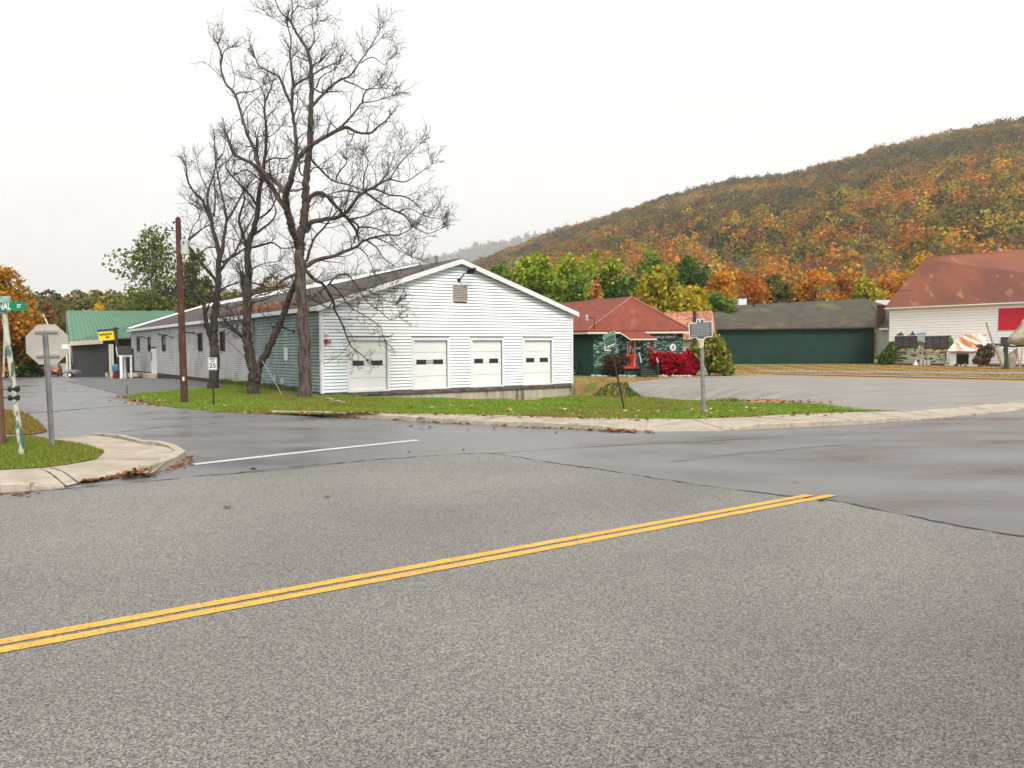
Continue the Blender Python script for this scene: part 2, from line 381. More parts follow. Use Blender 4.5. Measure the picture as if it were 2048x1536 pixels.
# base ground, one sheet to the horizon with a local opening of finer cells
gp = MB()
xs = [-9000, -3000, -1500, -700, -300, -150, -100] + [i * 4.0 for i in range(-24, 25)] + [110, 150, 300, 700, 1500, 3500, 9000]
ys = [-200, -60, -20] + [i * 4.0 for i in range(-4, 30)] + [130, 160, 220, 400, 900, 2000, 4000, 6000, 12000]
for y in ys:
    for x in xs:
        near = -16 < x < 20 and 18 < y < 50
        gp.v.append((x, y, (-1.3 if near else -.10) + (H(x, y) if y > 50 else 0)))
nx = len(xs)
for j in range(len(ys) - 1):
    for i in range(nx - 1): gp.f.append((j * nx + i, j * nx + i + 1, (j + 1) * nx + i + 1, (j + 1) * nx + i)); gp.m.append(0)
struct(gp.build('ground', MT['far_ground']))
# smooth asphalt street sheet
KB = [(543, 827), (620, 831), (695, 834.5), (812, 841), (969, 850), (1086, 855), (1203, 860.5), (1290, 863.5), (1450, 861.5), (1517, 858), (1709, 850), (1799, 843.5), (1850, 839), (2013, 825), (2048, 820)]
KBW = GL(KB)
far_r = KBW[-1] + U * 60
def Hs(x, y): return H(x, y) if y > 50 else 0.0
street = [V((-60, 2.5, 0)), V((-60, 50, 0)), V((-75, 95, 0)), V((-52, 100, 0)), V((-40, 84, 0)), G(262, 749), G(470, 772), G(640, 792), G(538, 822)] + KBW + [far_r, far_r + V((10, -25, 0)), V((40, 2.5, 0))]
struct(tess('street', street, MT['street'], Hs, .0, 2.0))
# worn coarse asphalt of the main road
RB = [(-900, 1018), (-300, 1001), (0, 989), (160, 976), (300, 963), (400, 953), (500, 944), (640, 929.5), (780, 917.5), (900, 909.5), (975, 906.5), (1050, 917), (1130, 929.5), (1260, 949), (1380, 968), (1500, 984), (1600, 996), (1660, 1002), (1800, 1029), (1920, 1053), (2048, 1075), (2500, 1165), (3400, 1350)]
RBW = []
for _a, _b in zip(GL(RB), GL(RB[1:])):
    _n = max(1, int((_b - _a).length / .22)) if _a.y < 24 and _a.x > -9 and _b.x < 11 else 1
    for _k in range(_n): RBW.append(_a.lerp(_b, _k / _n) + (V((random.gauss(0, .018), random.gauss(0, .018), 0)) if _n > 1 else V((0, 0, 0))))
RBW.append(GL(RB)[-1])
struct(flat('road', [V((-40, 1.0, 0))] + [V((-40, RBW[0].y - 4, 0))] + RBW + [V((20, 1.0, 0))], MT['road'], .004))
# seams and tar joints
def ribbon(name, pts, w, mt, z=.008, jit=.3, hf=zero):
    mb = MB(); P_ = []
    for a, b in zip(pts, pts[1:]):
        n = max(2, int((b - a).length / .25))
        for k in range(n): P_.append(a.lerp(b, k / n))
    P_.append(pts[-1])
    L_, R_ = [], []
    for i, p in enumerate(P_):
        d = (P_[min(i + 1, len(P_) - 1)] - P_[max(i - 1, 0)]); d.z = 0; d.normalize(); s = V((-d.y, d.x, 0))
        ww = w * (1 + random.uniform(-jit, jit)); c = p + s * random.uniform(-w, w) * jit * .6
        for arr, q in ((L_, c + s * ww / 2), (R_, c - s * ww / 2)): arr.append(V((q.x, q.y, z + hf(q.x, q.y))))
    for i in range(len(P_) - 1): mb.quad(R_[i], R_[i + 1], L_[i + 1], L_[i])
    return mb.build(name, mt)
struct(ribbon('road_seam', RBW[1:], .042, MT['seam'], .009, .9))
for L_, w in (([(985, 907), (1100, 899), (1200, 893), (1290, 888), (1400, 884), (1520, 876)], .03), ([(1340, 925), (1480, 908), (1620, 895), (1700, 889)], .02), ([(40, 827), (110, 823), (200, 815), (285, 810)], .09), ([(240, 864), (330, 854), (430, 847)], .04),
              ([(0, 772), (40, 770)], .05), ([(1180, 1072), (1200, 1064), (1215, 1072)], .02), ([(150, 762), (200, 775), (250, 789)], .05), ([(420, 952), (560, 941), (640, 932), (700, 924)], .03)):
    struct(ribbon('pavement_crack', GL(L_), w, MT['seam'], .0075, .6, Hs))
# painted lines
a, b = G(0, 1294.5), G(1622, 995); dd = (b - a).normalized(); nn = V((-dd.y, dd.x, 0))
for o_, tail in ((.090, .10), (-.090, .34)):
    p0 = a - dd * 6 + nn * o_; p1 = b + nn * o_ + dd * tail
    struct(ribbon('yellow_line', [p0, p1], .118, MT['yellow'], .010, .04))
struct(ribbon('stop_line', [G(388, 929), G(620, 903), G(836, 880.5)], .19, MT['white_paint'], .006, .05))
# driveway
struct(tess('driveway', GL([(128, 762), (180, 757), (262, 750), (480, 771), (380, 782), (250, 792), (190, 776)]), MT['drive'], Hs, .012, 2.0))
# lawn / lot sheets
FR = [(245, 792), (262, 799), (300, 807), (350, 816), (420, 822.5), (480, 826), (543, 828)]
lawn = GL([(480, 769), (430, 772.5), (380, 779), (300, 785)]) + GL(FR) + [G(600, 828, .06)] + [V((p[0], p[1], 0)) for p in BACKW[:-1]] + [V((60, 46, 0)), V((90, 66, 0)), V((90, 110, 0)), V((2, 110, 0)), V((0, 60, 0)), V((-2, 45, 0)), V((-9, 37.5, 0))]
struct(tess('lawn', lawn, MT['lawn'], HL, .006, .25 if False else .4))
rp = [(p, q) for p, q, _ in DIP]
def off_line(L, w):
    out = []
    for i, p in enumerate(L):
        a = V((*L[max(i - 1, 0)], 0)); b = V((*L[min(i + 1, len(L) - 1)], 0)); d = (b - a).normalized(); out.append(V((p[0] - d.y * w, p[1] + d.x * w, 0)))
    return out
rr = rp + [(10.6, 27.6)]
struct(tess('loading_ramp', off_line(rr, 2.2) + list(reversed(off_line(rr, -2.8))), MT['drive'], HL, .012, .4))
lot = GL([(1252, 767), (1290, 762.5), (1350, 757), (1440, 753), (1576, 753.5), (1800, 759), (2048, 764)]) + [V((62, 62, 0))] + [V((p[0], p[1], 0)) for p in reversed(BACKW[10:])] + GL([(1803, 823), (1701, 819)], .12) + GL([(1650, 812), (1600, 806), (1560, 798), (1480, 790), (1400, 784), (1330, 777.5), (1290, 772.5), (1258, 769)], .0)
struct(tess('parking_lot', lot, MT['gravel'], HL, .034, .4))
struct(tess('dry_verge', GL([(1150, 769), (1150, 757), (1250, 755), (1420, 750), (1440, 731), (1752, 728.5), (2048, 733), (2600, 742), (2500, 760), (2048, 766), (1800, 761), (1560, 756), (1440, 753), (1350, 757), (1290, 763), (1240, 771)]), MT['dry'], HL, .022, .4))
struct(tess('dry_verge', GL([(1400, 786), (1480, 790), (1560, 798), (1600, 806), (1500, 803), (1440, 797)]), MT['dry'], HL, .022, .4))
struct(tess('dirt_path', GL([(1420, 742), (1560, 742), (1800, 744), (2048, 745.5), (2048, 750), (1800, 747.5), (1560, 745.5)]), MT['gravel'], HL, .045, .8))
# rails at the edge of the lot
rl = thing('railway_track', 'rusty disused railway track along the far edge of the gravel lot', 'railway track', G(1800, 755))
for k, L_ in enumerate(([(1545, 749.5), (1800, 755.5), (2048, 761), (2500, 770)], [(1560, 747.2), (1800, 752.5), (2048, 757.5), (2500, 766)])):
    mb = MB(); q = GL(L_)
    for a, b in zip(q, q[1:]):
        d = (b - a).normalized(); s = V((-d.y, d.x, 0)) * .05; mb.obox(a - s + V((0, 0, .02)), b - a, s * 2, V((0, 0, .05)))
    mb.build('rail', MT['rail'], rl)
mb = MB(); a, b = G(1552, 748.4), G(2048, 759.2); n = 44
for i in range(n):
    c = a.lerp(b, i / (n - 1)); mb.box(c + V((0, 0, .03)), .22, 2.0, .06, 0, math.atan2((b - a).y, (b - a).x))
mb.build('sleepers', mat('old_sleeper', (.26, .21, .16), (.32, .27, .22), 4, .9), rl)

# ------------------------------------------------------------------ right pavement and kerb
KT = [(543, 823.5), (620, 826.5), (695, 828), (812, 835), (969, 844), (1086, 849), (1203, 854.5)]
def resample(P_, step):
    out = [P_[0]]
    for a, b in zip(P_, P_[1:]):
        n = max(1, round((b - a).length / step))
        for k in range(1, n + 1): out.append(a.lerp(b, k / n))
    return out
def kerb(name, pts, ztop, w=.15, seg=1.1, side=1):
    """stones along a line of base points; ztop per point"""
    mb = MB(); n = len(pts)
    for i in range(n - 1):
        a, b = V((pts[i].x, pts[i].y, 0)), V((pts[i + 1].x, pts[i + 1].y, 0)); za, zb = ztop[i], ztop[i + 1]
        L_ = (b - a).length; d = (b - a) / L_; s = V((-d.y, d.x, 0)) * side; m_ = max(1, round(L_ / seg))
        for k in range(m_):
            p, q = a + d * (L_ * k / m_ + .006), a + d * (L_ * (k + 1) / m_ - .003); z0 = za + (zb - za) * k / m_; z1 = za + (zb - za) * (k + 1) / m_
            j = random.uniform(-.006, .006); c = .02
            prof = lambda o, z: [o + V((0, 0, -.05)), o + V((0, 0, z - c + j)), o + s * c + V((0, 0, z + j)), o + s * w + V((0, 0, z + j)), o + s * w + V((0, 0, -.05))]
            A_, B_ = prof(p, z0), prof(q, z1)
            mb.add(A_ + B_, [(i_, i_ + 1, i_ + 6, i_ + 5) for i_ in range(4)] + [(0, 1, 2, 3, 4), (9, 8, 7, 6, 5)])
    return struct(mb.build(name, MT['kerb']))
kp = [KBW[i] for i in range(7)]
kerb('kerb', kp, [.09, .12, SZ, SZ, SZ, SZ, SZ])
kerb('kerb', [KBW[6], KBW[7], KBW[8], KBW[9], KBW[10], KBW[11], KBW[12], KBW[13]], [SZ - .01, .033, .033, SZ, SZ, SZ - .01, .033, .033])
kerb('kerb', [KBW[13], KBW[14], KBW[14] + U * 40], [.03, .1, SZ])
# pavement slabs between kerb back and lawn
fr = resample([V((p.x, p.y, SZ - .004)) + V((-U.y, U.x, 0)) * .12 for p in (kp[2:])] + [V((p.x, p.y, .03)) + V((-U.y, U.x, 0)) * .03 for p in (KBW[7], KBW[8])] + [V((p.x, p.y, SZ - .004)) + V((-U.y, U.x, 0)) * .13 for p in KBW[9:12]] + [V((p.x, p.y, .03)) for p in KBW[12:14]] + [V((KBW[14].x, KBW[14].y, .09)) + V((-U.y, U.x, 0)) * .13, V((far_r.x - U.x * 20, far_r.y - U.y * 20, .12)) + V((-U.y, U.x, 0)) * .13], 1.5)
bk = [V((p[0], p[1], SZ - .004)) for p in BACKW]
def at_frac(P_, f):
    tot = sum((b - a).length for a, b in zip(P_, P_[1:])); g = f * tot
    for a, b in zip(P_, P_[1:]):
        l = (b - a).length
        if g <= l: return a.lerp(b, g / l)
        g -= l
    return P_[-1]
def near_on(P_, q):
    best = None
    for a, b in zip(P_, P_[1:]):
        d = V((b.x - a.x, b.y - a.y, 0)); t = min(max(V((q.x - a.x, q.y - a.y, 0)).dot(d) / d.length_squared, 0), 1); c = a.lerp(b, t)
        dist = (c.xy - q.xy).length
        if best is None or dist < best[0]: best = (dist, c)
    return best[1]
pv = MB(); base = MB()
for i in range(len(fr) - 1):
    a, b = fr[i], fr[i + 1]; c, d = near_on(bk, b), near_on(bk, a)
    base.quad(a - V((0, 0, .015)), b - V((0, 0, .015)), c - V((0, 0, .015)), d - V((0, 0, .015)))
    m_ = (b - a).normalized() * .012
    j = V((0, 0, random.uniform(-.004, .003)))
    if (c - d).length < .05: continue
    pv.quad(a + m_ + j, b - m_ + j, c - (c - d).normalized() * .012 + j, d + (c - d).normalized() * .012 + j)
struct(pv.build('pavement', MT['concrete'])); struct(base.build('pavement_bed', MT['kerb']))
# narrow worn strip behind the kerb where the pavement ends
0 and struct(flat('dirt_strip', GL([(600, 825.4), (640, 825.6), (760, 825), (700, 829), (640, 827.5)], SZ), MT['dirt'], SZ - .012))

# ------------------------------------------------------------------ left corner pavement
OUT = [(-260, 880), (0, 880), (60, 878), (113, 875), (175, 871), (200, 872), (246, 879), (287, 889), (328, 893), (350, 899), (363, 908), (352, 916), (328, 925), (296, 937), (270, 944), (230, 955), (164, 964), (123, 973), (68, 969), (0, 965), (-260, 975)]
OW = [G(a, b, .02 if 120 < a < 280 and b > 942 else (.09 if a == 68 and b > 940 else SZ)) for a, b in OUT]
NOT_ = [xy(p) for p in GL([(292, 952), (235, 957), (168, 967), (128, 973)], .02)]
HP = lambda x, y: .012 + (SZ - .012) * smooth(pline_d(x, y, NOT_) / .85)
struct(tess('pavement', OW, MT['concrete'], HP, 0, .25))
for L_ in ([(100, 935), (160, 952), (232, 953)], [(165, 917), (240, 919), (330, 918)], [(80, 938), (130, 956), (162, 964)], [(113, 928), (180, 920)]):
    struct(ribbon('pavement_joint', GL(L_, SZ), .02, MT['seam'], .003, .5, HP))
kl = GL([(195, 874), (246, 882), (287, 892)]); kerb('kerb', kl, [.10, .14, .14], .13, 1.2, -1)
kl = GL([(289, 893), (328, 896.5), (353, 904), (371, 916)]); kerb('kerb', kl, [.14, .15, .15, .155], .17, .8, -1)
kl = GL([(372, 917), (352, 931), (328, 940), (299, 950)]); kerb('kerb', kl, [.155, .16, .16, .15], .18, .9, -1)
kl = GL([(130, 975), (108, 978), (62, 982), (0, 985), (-260, 997)]); kerb('kerb', kl, [.012, .04, .10, SZ, SZ], .14, 1.6, -1)
CL = [(-260, 868), (16, 875.5), (68, 874), (118, 881), (164, 890), (208, 904), (191, 918), (137, 928), (82, 935), (0, 939), (-260, 945)]
CLW = GL(CL, SZ + .01)
struct(tess('lawn', CLW, MT['lawn'], lambda x, y: SZ + .012, 0, .4))
DG = GL([(-200, 818), (0, 820), (40, 822), (75, 842), (95, 862), (60, 868), (0, 866), (-200, 866)], .02)
struct(tess('dry_verge', DG, MT['dry'], lambda x, y: .02, 0, .5))

# ------------------------------------------------------------------ vegetation helpers
def card_mesh(name, cen, size, tint, parent=None, up=0.0, kind=None, aspect=1.0):
    """many small leaf-sized quads, one colour each"""
    n = len(cen); cen = np.asarray(cen, float); size = np.asarray(size, float)
    nr = rng.normal(size=(n, 3)); nr[:, 2] = np.abs(nr[:, 2]) + up; nr /= np.linalg.norm(nr, axis=1)[:, None]
    a = rng.normal(size=(n, 3)); a -= nr * (a * nr).sum(1)[:, None]; a /= np.linalg.norm(a, axis=1)[:, None]
    b = np.cross(nr, a) * aspect
    s = size[:, None] * .5
    k = rng.uniform(.6, 1.2, (n, 4, 1))
    v = np.stack([cen + (a + b) * s * k[:, 0], cen + (-a + b) * s * k[:, 1], cen + (-a - b) * s * k[:, 2], cen + (a - b) * s * k[:, 3]], 1).reshape(-1, 3)
    return fast(name, v, n, tint, parent)
def fast(name, v, n, tint, parent=None, mt=None, nv=4):
    me = bpy.data.meshes.new(name); me.vertices.add(n * nv); me.vertices.foreach_set('co', v.astype(np.float32).ravel())
    me.loops.add(n * nv); me.loops.foreach_set('vertex_index', np.arange(n * nv, dtype=np.int32))
    me.polygons.add(n); me.polygons.foreach_set('loop_start', np.arange(0, n * nv, nv, dtype=np.int32))
    me.update(calc_edges=True)
    if tint is not None:
        at = me.color_attributes.new('tint', 'FLOAT_COLOR', 'POINT')
        c = np.ones((n, nv, 4), np.float32); c[:, :, :3] = np.asarray(tint)[:, None, :]; at.data.foreach_set('color', c.ravel())
    me.materials.append(mt or LEAF); return link(name, me, parent)
GREEN = [(.11, .21, .022), (.15, .26, .03), (.075, .15, .022), (.21, .29, .035)]
DGREEN = [(.045, .10, .02), (.07, .145, .028), (.095, .17, .03)]
YGREEN = [(.36, .42, .03), (.24, .34, .03), (.46, .43, .04), (.16, .26, .03)]
YELLOW = [(.50, .40, .03), (.38, .34, .03), (.26, .28, .03), (.58, .42, .035)]
ORANGE = [(.60, .26, .028), (.68, .32, .03), (.50, .20, .02), (.55, .30, .03)]
DORANGE = [(.52, .17, .02), (.60, .23, .025), (.42, .14, .025), (.32, .16, .03)]
OLIVE = [(.17, .15, .03), (.12, .13, .03), (.22, .17, .035), (.10, .10, .03)]
RUST = [(.34, .14, .04), (.26, .11, .04), (.40, .20, .05), (.2, .1, .04)]
BRIGHTY = [(.72, .42, .03), (.60, .33, .03), (.66, .46, .05)]
def pick(pal, n, v=.25):
    p = np.array(pal)[rng.integers(0, len(pal), n)]
    return p * rng.uniform(1 - v, 1 + v, (n, 1)) * rng.uniform(.9, 1.1, (n, 3))
def leafy(name, label, base, h, r, pal, n=3500, size=.34, trunk=.25, low=.25, group=None, sparse=0.0, cat='tree', crown='crown', lean=0.0, pal2=None):
    base = V(base); t = thing(name, label, cat, base, group)
    tb = MB(); cz = h * (low + (1 - low) * .45)
    k0 = base.copy(); top = base + V((lean, 0, h * .62))
    tb.tube([k0 - V((0, 0, .3)), base.lerp(top, .35) + V((.1, .05, 0)), base.lerp(top, .7), top], [trunk, trunk * .75, trunk * .5, trunk * .2], 7)
    cl = []
    nc = 18 + int(h)
    for i in range(nc):
        u = random.random(); ang = random.uniform(0, 6.283); zz = low + (1 - low) * (i + .5) / nc
        prof = math.sin(math.pi * min(max((zz - low) / (1 - low) * .82 + .16, 0), 1)) ** .7
        rad = r * prof * random.uniform(.25, .86)
        c = base + V((math.cos(ang) * rad + lean * zz, math.sin(ang) * rad, h * zz * random.uniform(.94, .98)))
        cr = r * random.uniform(.26, .46) * (.65 + .5 * prof)
        cl.append((c, cr))
        st = base.lerp(top, min(.95, max(.25, zz - .22)))
        mid = st.lerp(c, .5) + V((0, 0, -.04 * h)); tb.tube([st, mid, c], [trunk * .32, trunk * .2, trunk * .07], 4, caps=False)
        for _ in range(3 if sparse else 1):
            e = c + V((random.gauss(0, 1), random.gauss(0, 1), random.gauss(.2, .8))) * cr * .7
            tb.tube([mid.lerp(c, .6), e], [trunk * .1, trunk * .03], 3, caps=False)
    tb.build('trunk', MT['bark_far'], t)
    w = np.array([c[1] ** 2 for c in cl]); w /= w.sum(); idx = rng.choice(len(cl), n, p=w)
    C_ = np.array([[*c[0]] for c in cl])[idx]; R_ = np.array([c[1] for c in cl])[idx]
    d = rng.normal(size=(n, 3)); d /= np.linalg.norm(d, axis=1)[:, None]
    rad = rng.uniform(.45, 1.08, n) ** .6
    cen = C_ + d * (rad * R_)[:, None] * np.array([1, 1, .72])
    cen += rng.normal(size=(n, 3)) * .12
    cen[:, 2] = np.maximum(cen[:, 2], base.z + .1)
    # colour varies by clump, as boughs turn at their own pace
    cc = np.array(pal)[rng.integers(0, len(pal), len(cl))][idx]; tt = pick(pal, n); tint = cc * .55 + tt * .45
    if pal2:
        q = (cen[:, 2] - base.z) / h + rng.normal(size=n) * .08; k = q > .78; tint[k] = pick(pal2, int(k.sum()))
    card_mesh(crown, cen, size * rng.uniform(.6, 1.3, n), tint, t)
    return t
def bush(name, label, base, r, h, pal, n, size, group=None, cat='bush'):
    base = V(base); t = thing(name, label, cat, base, group); tb = MB()
    for i in range(14):
        a = random.uniform(0, 6.283); tb.tube([base, base + V((math.cos(a) * r * .5, math.sin(a) * r * .4, h * random.uniform(.4, .8)))], [.03, .01], 4, caps=False)
    tb.build('stem', MT['bark_far'], t)
    cl = []
    for i in range(16):
        a = random.uniform(0, 6.283); q = random.uniform(.1, .72); cl.append((base.x + math.cos(a) * r * q, base.y + math.sin(a) * r * q * .8, base.z + h * random.uniform(.25, .75), random.uniform(.3, .5)))
    idx = rng.integers(0, 16, n); A = np.array(cl)[idx]
    d = rng.normal(size=(n, 3)); d /= np.linalg.norm(d, axis=1)[:, None]; rad = rng.uniform(.3, 1, n) ** .5 * A[:, 3]
    cen = A[:, :3] + d * rad[:, None] * np.array([r, r * .8, h * .6]); cen[:, 2] = np.clip(cen[:, 2], base.z + .03, base.z + h * 1.04)
    card_mesh('foliage', cen, size * rng.uniform(.6, 1.3, n), pick(pal, n, .3), t)
    return t
# ------------------------------------------------------------------ siding
def siding(mb, w, pitch, z0, z1, spans, gap=.030, dep=.035, mi=0):
    """horizontal boards with a recessed joint; spans(zlo, zhi) -> list of (t0, t1)"""
    z = z0
    while z < z1 - .01:
        zt = min(z + pitch, z1); jit = random.uniform(-.003, .003)
        for a, b in spans(z, zt):
            if b - a < .01: continue
            p = [w.at(a, z + gap, dep + jit), w.at(b, z + gap, dep + jit), w.at(b, zt, .008), w.at(a, zt, .008)]
            mb.quad(*p, mi)
            mb.quad(w.at(a, z + gap, 0), w.at(b, z + gap, 0), p[1], p[0], mi)
        z = zt
def cut(a, b, holes):
    segs = [(a, b)]
    for h0, h1 in holes:
        ns = []
        for s, e in segs:
            if h1 <= s or h0 >= e: ns.append((s, e)); continue
            if h0 > s: ns.append((s, h0))
            if h1 < e: ns.append((h1, e))
        segs = ns
    return segs
def text(name, body, size, mt, wall, t, z, o, parent, ext=.006, rot=0.0, sx=1.0, align='CENTER', bold=.018):
    cu = bpy.data.curves.new(name, 'FONT'); cu.body = body; cu.size = size; cu.extrude = ext; cu.align_x = align; cu.align_y = 'CENTER'; cu.offset = size * bold
    tmp = bpy.data.objects.new('tmp', cu); col.objects.link(tmp)
    dg = bpy.context.evaluated_depsgraph_get(); me = bpy.data.meshes.new_from_object(tmp.evaluated_get(dg)); bpy.data.objects.remove(tmp)
    me.materials.clear(); me.materials.append(mt)
    X = wall.d; Y_ = V((0, 0, 1)); Z = wall.n
    Rm = Matrix((X, Y_, Z)).transposed().to_4x4() @ Matrix.Rotation(rot, 4, 'Z') @ Matrix.Diagonal((sx, 1, 1, 1))
    me.transform(Matrix.Translation(wall.at(t, z, o)) @ Rm)
    return link(name, me, parent)

# ------------------------------------------------------------------ warehouse
A = G(644, 787); WF = Wall(A, U); UL = V((-.596, .803, 0)); UL = V((-U.y, U.x, 0)) * .985 + V((-U.x, 0, 0)) * .03; UL.z = 0; UL.normalize()
S1 = Wall(A, -UL)  # side wall: t is negative going back so that n faces the street
if S1.n.dot(V((-1, -1, 0))) < 0: S1.n = -S1.n
LW = WF.t(1144, 700); LS = -S1.t(263, 700); SJ = -S1.t(511, 700)
ZE = WF.tz(641, 611)[1]; ZP = WF.tz(918, 521)[1]
print('warehouse', A, LW, LS, SJ, ZE, ZP)
wh = thing('warehouse', 'long white clapboard warehouse with four cream roller doors and a brown roof', 'warehouse', A)
mid = LW / 2
D = []
for (x0, x1, yt, yb, xc, ym) in ((699, 773.5, 681.5, 783, 736, 730), (827.5, 894, 680.5, 777.5, 860, 728), (944, 1003.5, 680.5, 771.5, 973, 725), (1048.5, 1102.5, 680, 767.5, 1075, 722)):
    t0, t1 = WF.t(x0), WF.t(x1); zt = (WF.tz(x0, yt)[1] + WF.tz(x1, yt)[1]) / 2; D.append([t0, t1, .06, zt])
zt = sum(d[3] for d in D) / 4
for d in D: d[3] = zt
def halfw(z): return LW / 2 if z <= ZE else max(0, LW / 2 * (ZP - z) / (ZP - ZE))
vt0, vz0 = WF.tz(907, 601); vt1, vz1 = WF.tz(932, 572)
def fspans(a, b):
    hw = halfw(b); holes = [(d[0] - .12, d[1] + .12) for d in D if a < d[3] + .10]
    if b > vz0 and a < vz1: holes.append((vt0, vt1))
    return cut(mid - hw + .02, mid + hw - .02, holes)
mb = MB(); siding(mb, WF, .15, 0.0, ZP - .05, fspans)
mb.build('front_siding', MT['siding'], wh)
# backing wall, with the door openings left open
mb = MB(); ts = [0.0]
for d in D: ts += [d[0], d[1]]
ts.append(LW)
for i in range(0, len(ts), 2): mb.wbox(WF, ts[i], ts[i + 1], 0, zt, -.2, 0)
mb.prism([WF.at(0, zt), WF.at(LW, zt), WF.at(LW, ZE), WF.at(mid, ZP), WF.at(0, ZE)], -WF.n * .2)
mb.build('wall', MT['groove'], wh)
# side wall sections
T = lambda s: -s
wn = [(182, 190, 682, 705)]
wins = []
for (x0, x1, y0, y1) in ((275.5, 280, 682.5, 705.5), (297.5, 301.5, 681.5, 705), (325.8, 331.2, 679, 705.6), (359.5, 364, 678.5, 704), (398, 404.8, 675, 706), (442.5, 449.8, 672.5, 706)):
    a_, za = S1.tz(x0, y1); b_, zb = S1.tz(x1, y0); wins.append((a_, b_, 1.95, 3.05))
dr0, dr1 = S1.t(302.5), S1.t(313)
def sspan1(a, b): return [(T(SJ), -.02)]
def sspan2(a, b):
    h = [(w_[0], w_[1]) for w_ in wins if b > w_[2] and a < w_[3]]
    if a < 2.2: h.append((dr0, dr1))
    return cut(T(LS), T(SJ) - .03, h)
mb = MB(); siding(mb, S1, .15, .02, ZE - .02, sspan1, mi=0); mb.build('side_siding', MT['siding_side'], wh)
mb = MB(); siding(mb, S1, .118, .12, ZE - .02, sspan2, gap=.02, dep=.025); mb.build('side_siding', MT['siding_far'], wh)
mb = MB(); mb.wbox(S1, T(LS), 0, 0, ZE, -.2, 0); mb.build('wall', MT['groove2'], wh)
mb = MB(); mb.wbox(S1, T(LS) - .0, T(SJ) - .03, -.9, .12, -.1, .01); mb.build('foundation', MT['dark_wood'], wh)
for w_ in wins:
    f = MB(); t0, t1 = w_[0], w_[1]
    for a_, b_, c_, d_ in ((t0 - .06, t0, w_[2] - .06, w_[3] + .06), (t1, t1 + .06, w_[2] - .06, w_[3] + .06), (t0, t1, w_[3], w_[3] + .06), (t0, t1, w_[2] - .06, w_[2])): f.wbox(S1, a_, b_, c_, d_, .0, .06)
    fo = f.build('window', MT['dark_wood'], wh)
    g = MB(); g.wbox(S1, t0, t1, w_[2], w_[3], .002, .012); go = g.build('pane', MT['glass'], wh); go.parent = fo; go.matrix_parent_inverse = Matrix.Identity(4)
def sub(o, par):
    """make o a sub-part of the part par (both in world coordinates)"""
    o.parent = par; o.matrix_parent_inverse = Matrix.Identity(4); return o
mb = MB(); mb.wbox(S1, dr0 + .05, dr1 - .05, .06, 2.1, .004, .05); sd = mb.build('side_door', MT['trim'], wh)
mb = MB(); mb.wbox(S1, dr0 + .2, dr0 + .45, 1.1, 1.8, .05, .056); o = mb.build('pane', MT['glass'], wh); sub(o, sd); o.matrix_parent_inverse = Matrix.Identity(4)
mb = MB(); mb.wbox(S1, dr0 - .2, dr1 + .2, -.3, .06, .0, .7); mb.build('step', MT['concrete_wall'], wh)
# wait: parts under an Empty already carry its offset, so sub-parts only need the same chain
# corner trims, fascia, rake
mb = MB()
mb.obox(WF.at(-.045, 0, .07), U * .13, -WF.n * .03, V((0, 0, ZE))); mb.build('corner_trim', MT['trim'], wh)
mb = MB(); mb.obox(S1.at(.03, 0, .05) , -S1.d * .12, -S1.n * .03, V((0, 0, ZE)))
mb.build('corner_trim', MT['trim'], wh)
mb = MB(); mb.wbox(WF, LW - .09, LW + .03, 0, ZE, .02, .07)
mb.build('corner_trim', MT['trim'], wh)
mb = MB(); mb.wbox(S1, T(SJ) - .05, T(SJ) + .03, .0, ZE - .02, .0, .07); mb.tube([S1.at(T(SJ) - .12, .1, .1), S1.at(T(SJ) - .12, ZE - .2, .1)], .045, 6); mb.build('downspout', MT['steel'], wh)
OH = .28; sl = (ZP - ZE) / mid
B_ = -S1.d  # direction going back
def roofpt(t, s, dz=0): 
    z = ZE + sl * (t if t <= mid else LW - t) + dz
    return WF.at(t, z, 0) + B_ * s
rf = MB(); th = .10
for (ta, tb) in ((-OH, mid), (LW + OH, mid)):
    a_, b_ = roofpt(ta, -.25, .10), roofpt(tb, -.25, .10); c_, d_ = roofpt(tb, LS + .25, .10), roofpt(ta, LS + .25, .10)
    dn = V((0, 0, -th)); rf.add([a_, b_, c_, d_, a_ + dn, b_ + dn, c_ + dn, d_ + dn], [(0, 1, 2, 3), (4, 7, 6, 5), (0, 4, 5, 1), (3, 2, 6, 7), (0, 3, 7, 4)])
rf.build('roof', MT['shingle'], wh)
for (ta, tb) in ((-OH, mid), (LW + OH, mid)):
    mb = MB(); a_, b_ = roofpt(ta, -.29, .06), roofpt(tb, -.29, .06); dn = V((0, 0, -.24)); mb.obox(a_, b_ - a_, B_ * .035, dn)
    mb.build('rake_board', MT['trim'], wh); mb = MB(); mb.obox(roofpt(ta, LS + .28, .10), roofpt(tb, LS + .28, .10) - roofpt(ta, LS + .28, .10), B_ * .05, V((0, 0, -.3)))
    mb.build('rake_board', MT['trim'], wh)
mb = MB(); a_ = roofpt(-OH, -.25, .05); mb.obox(a_ + WF.d * -.04, B_ * (LS + .5), U * .035, V((0, 0, -.2))); mb.build('fascia', MT['trim'], wh)
mb = MB()
a_ = roofpt(mid - 1.5, 5.5, .115); mb.add([roofpt(mid - .5, 5.5, .16), roofpt(mid, 3.0, .2), roofpt(mid, LS + .3, .2), roofpt(mid - 1.7, LS + .3, .13), roofpt(mid - 1.5, 12, .13)], [(0, 1, 2, 3, 4)])
mb.add([roofpt(-OH, LS + .3, .22), roofpt(-OH, LS - 1.6, .115), roofpt(mid, LS - .6, .125), roofpt(mid, LS + .3, .23)], [(0, 1, 2, 3)])
mb.build('white_roof_coating', MT['trim'], wh)
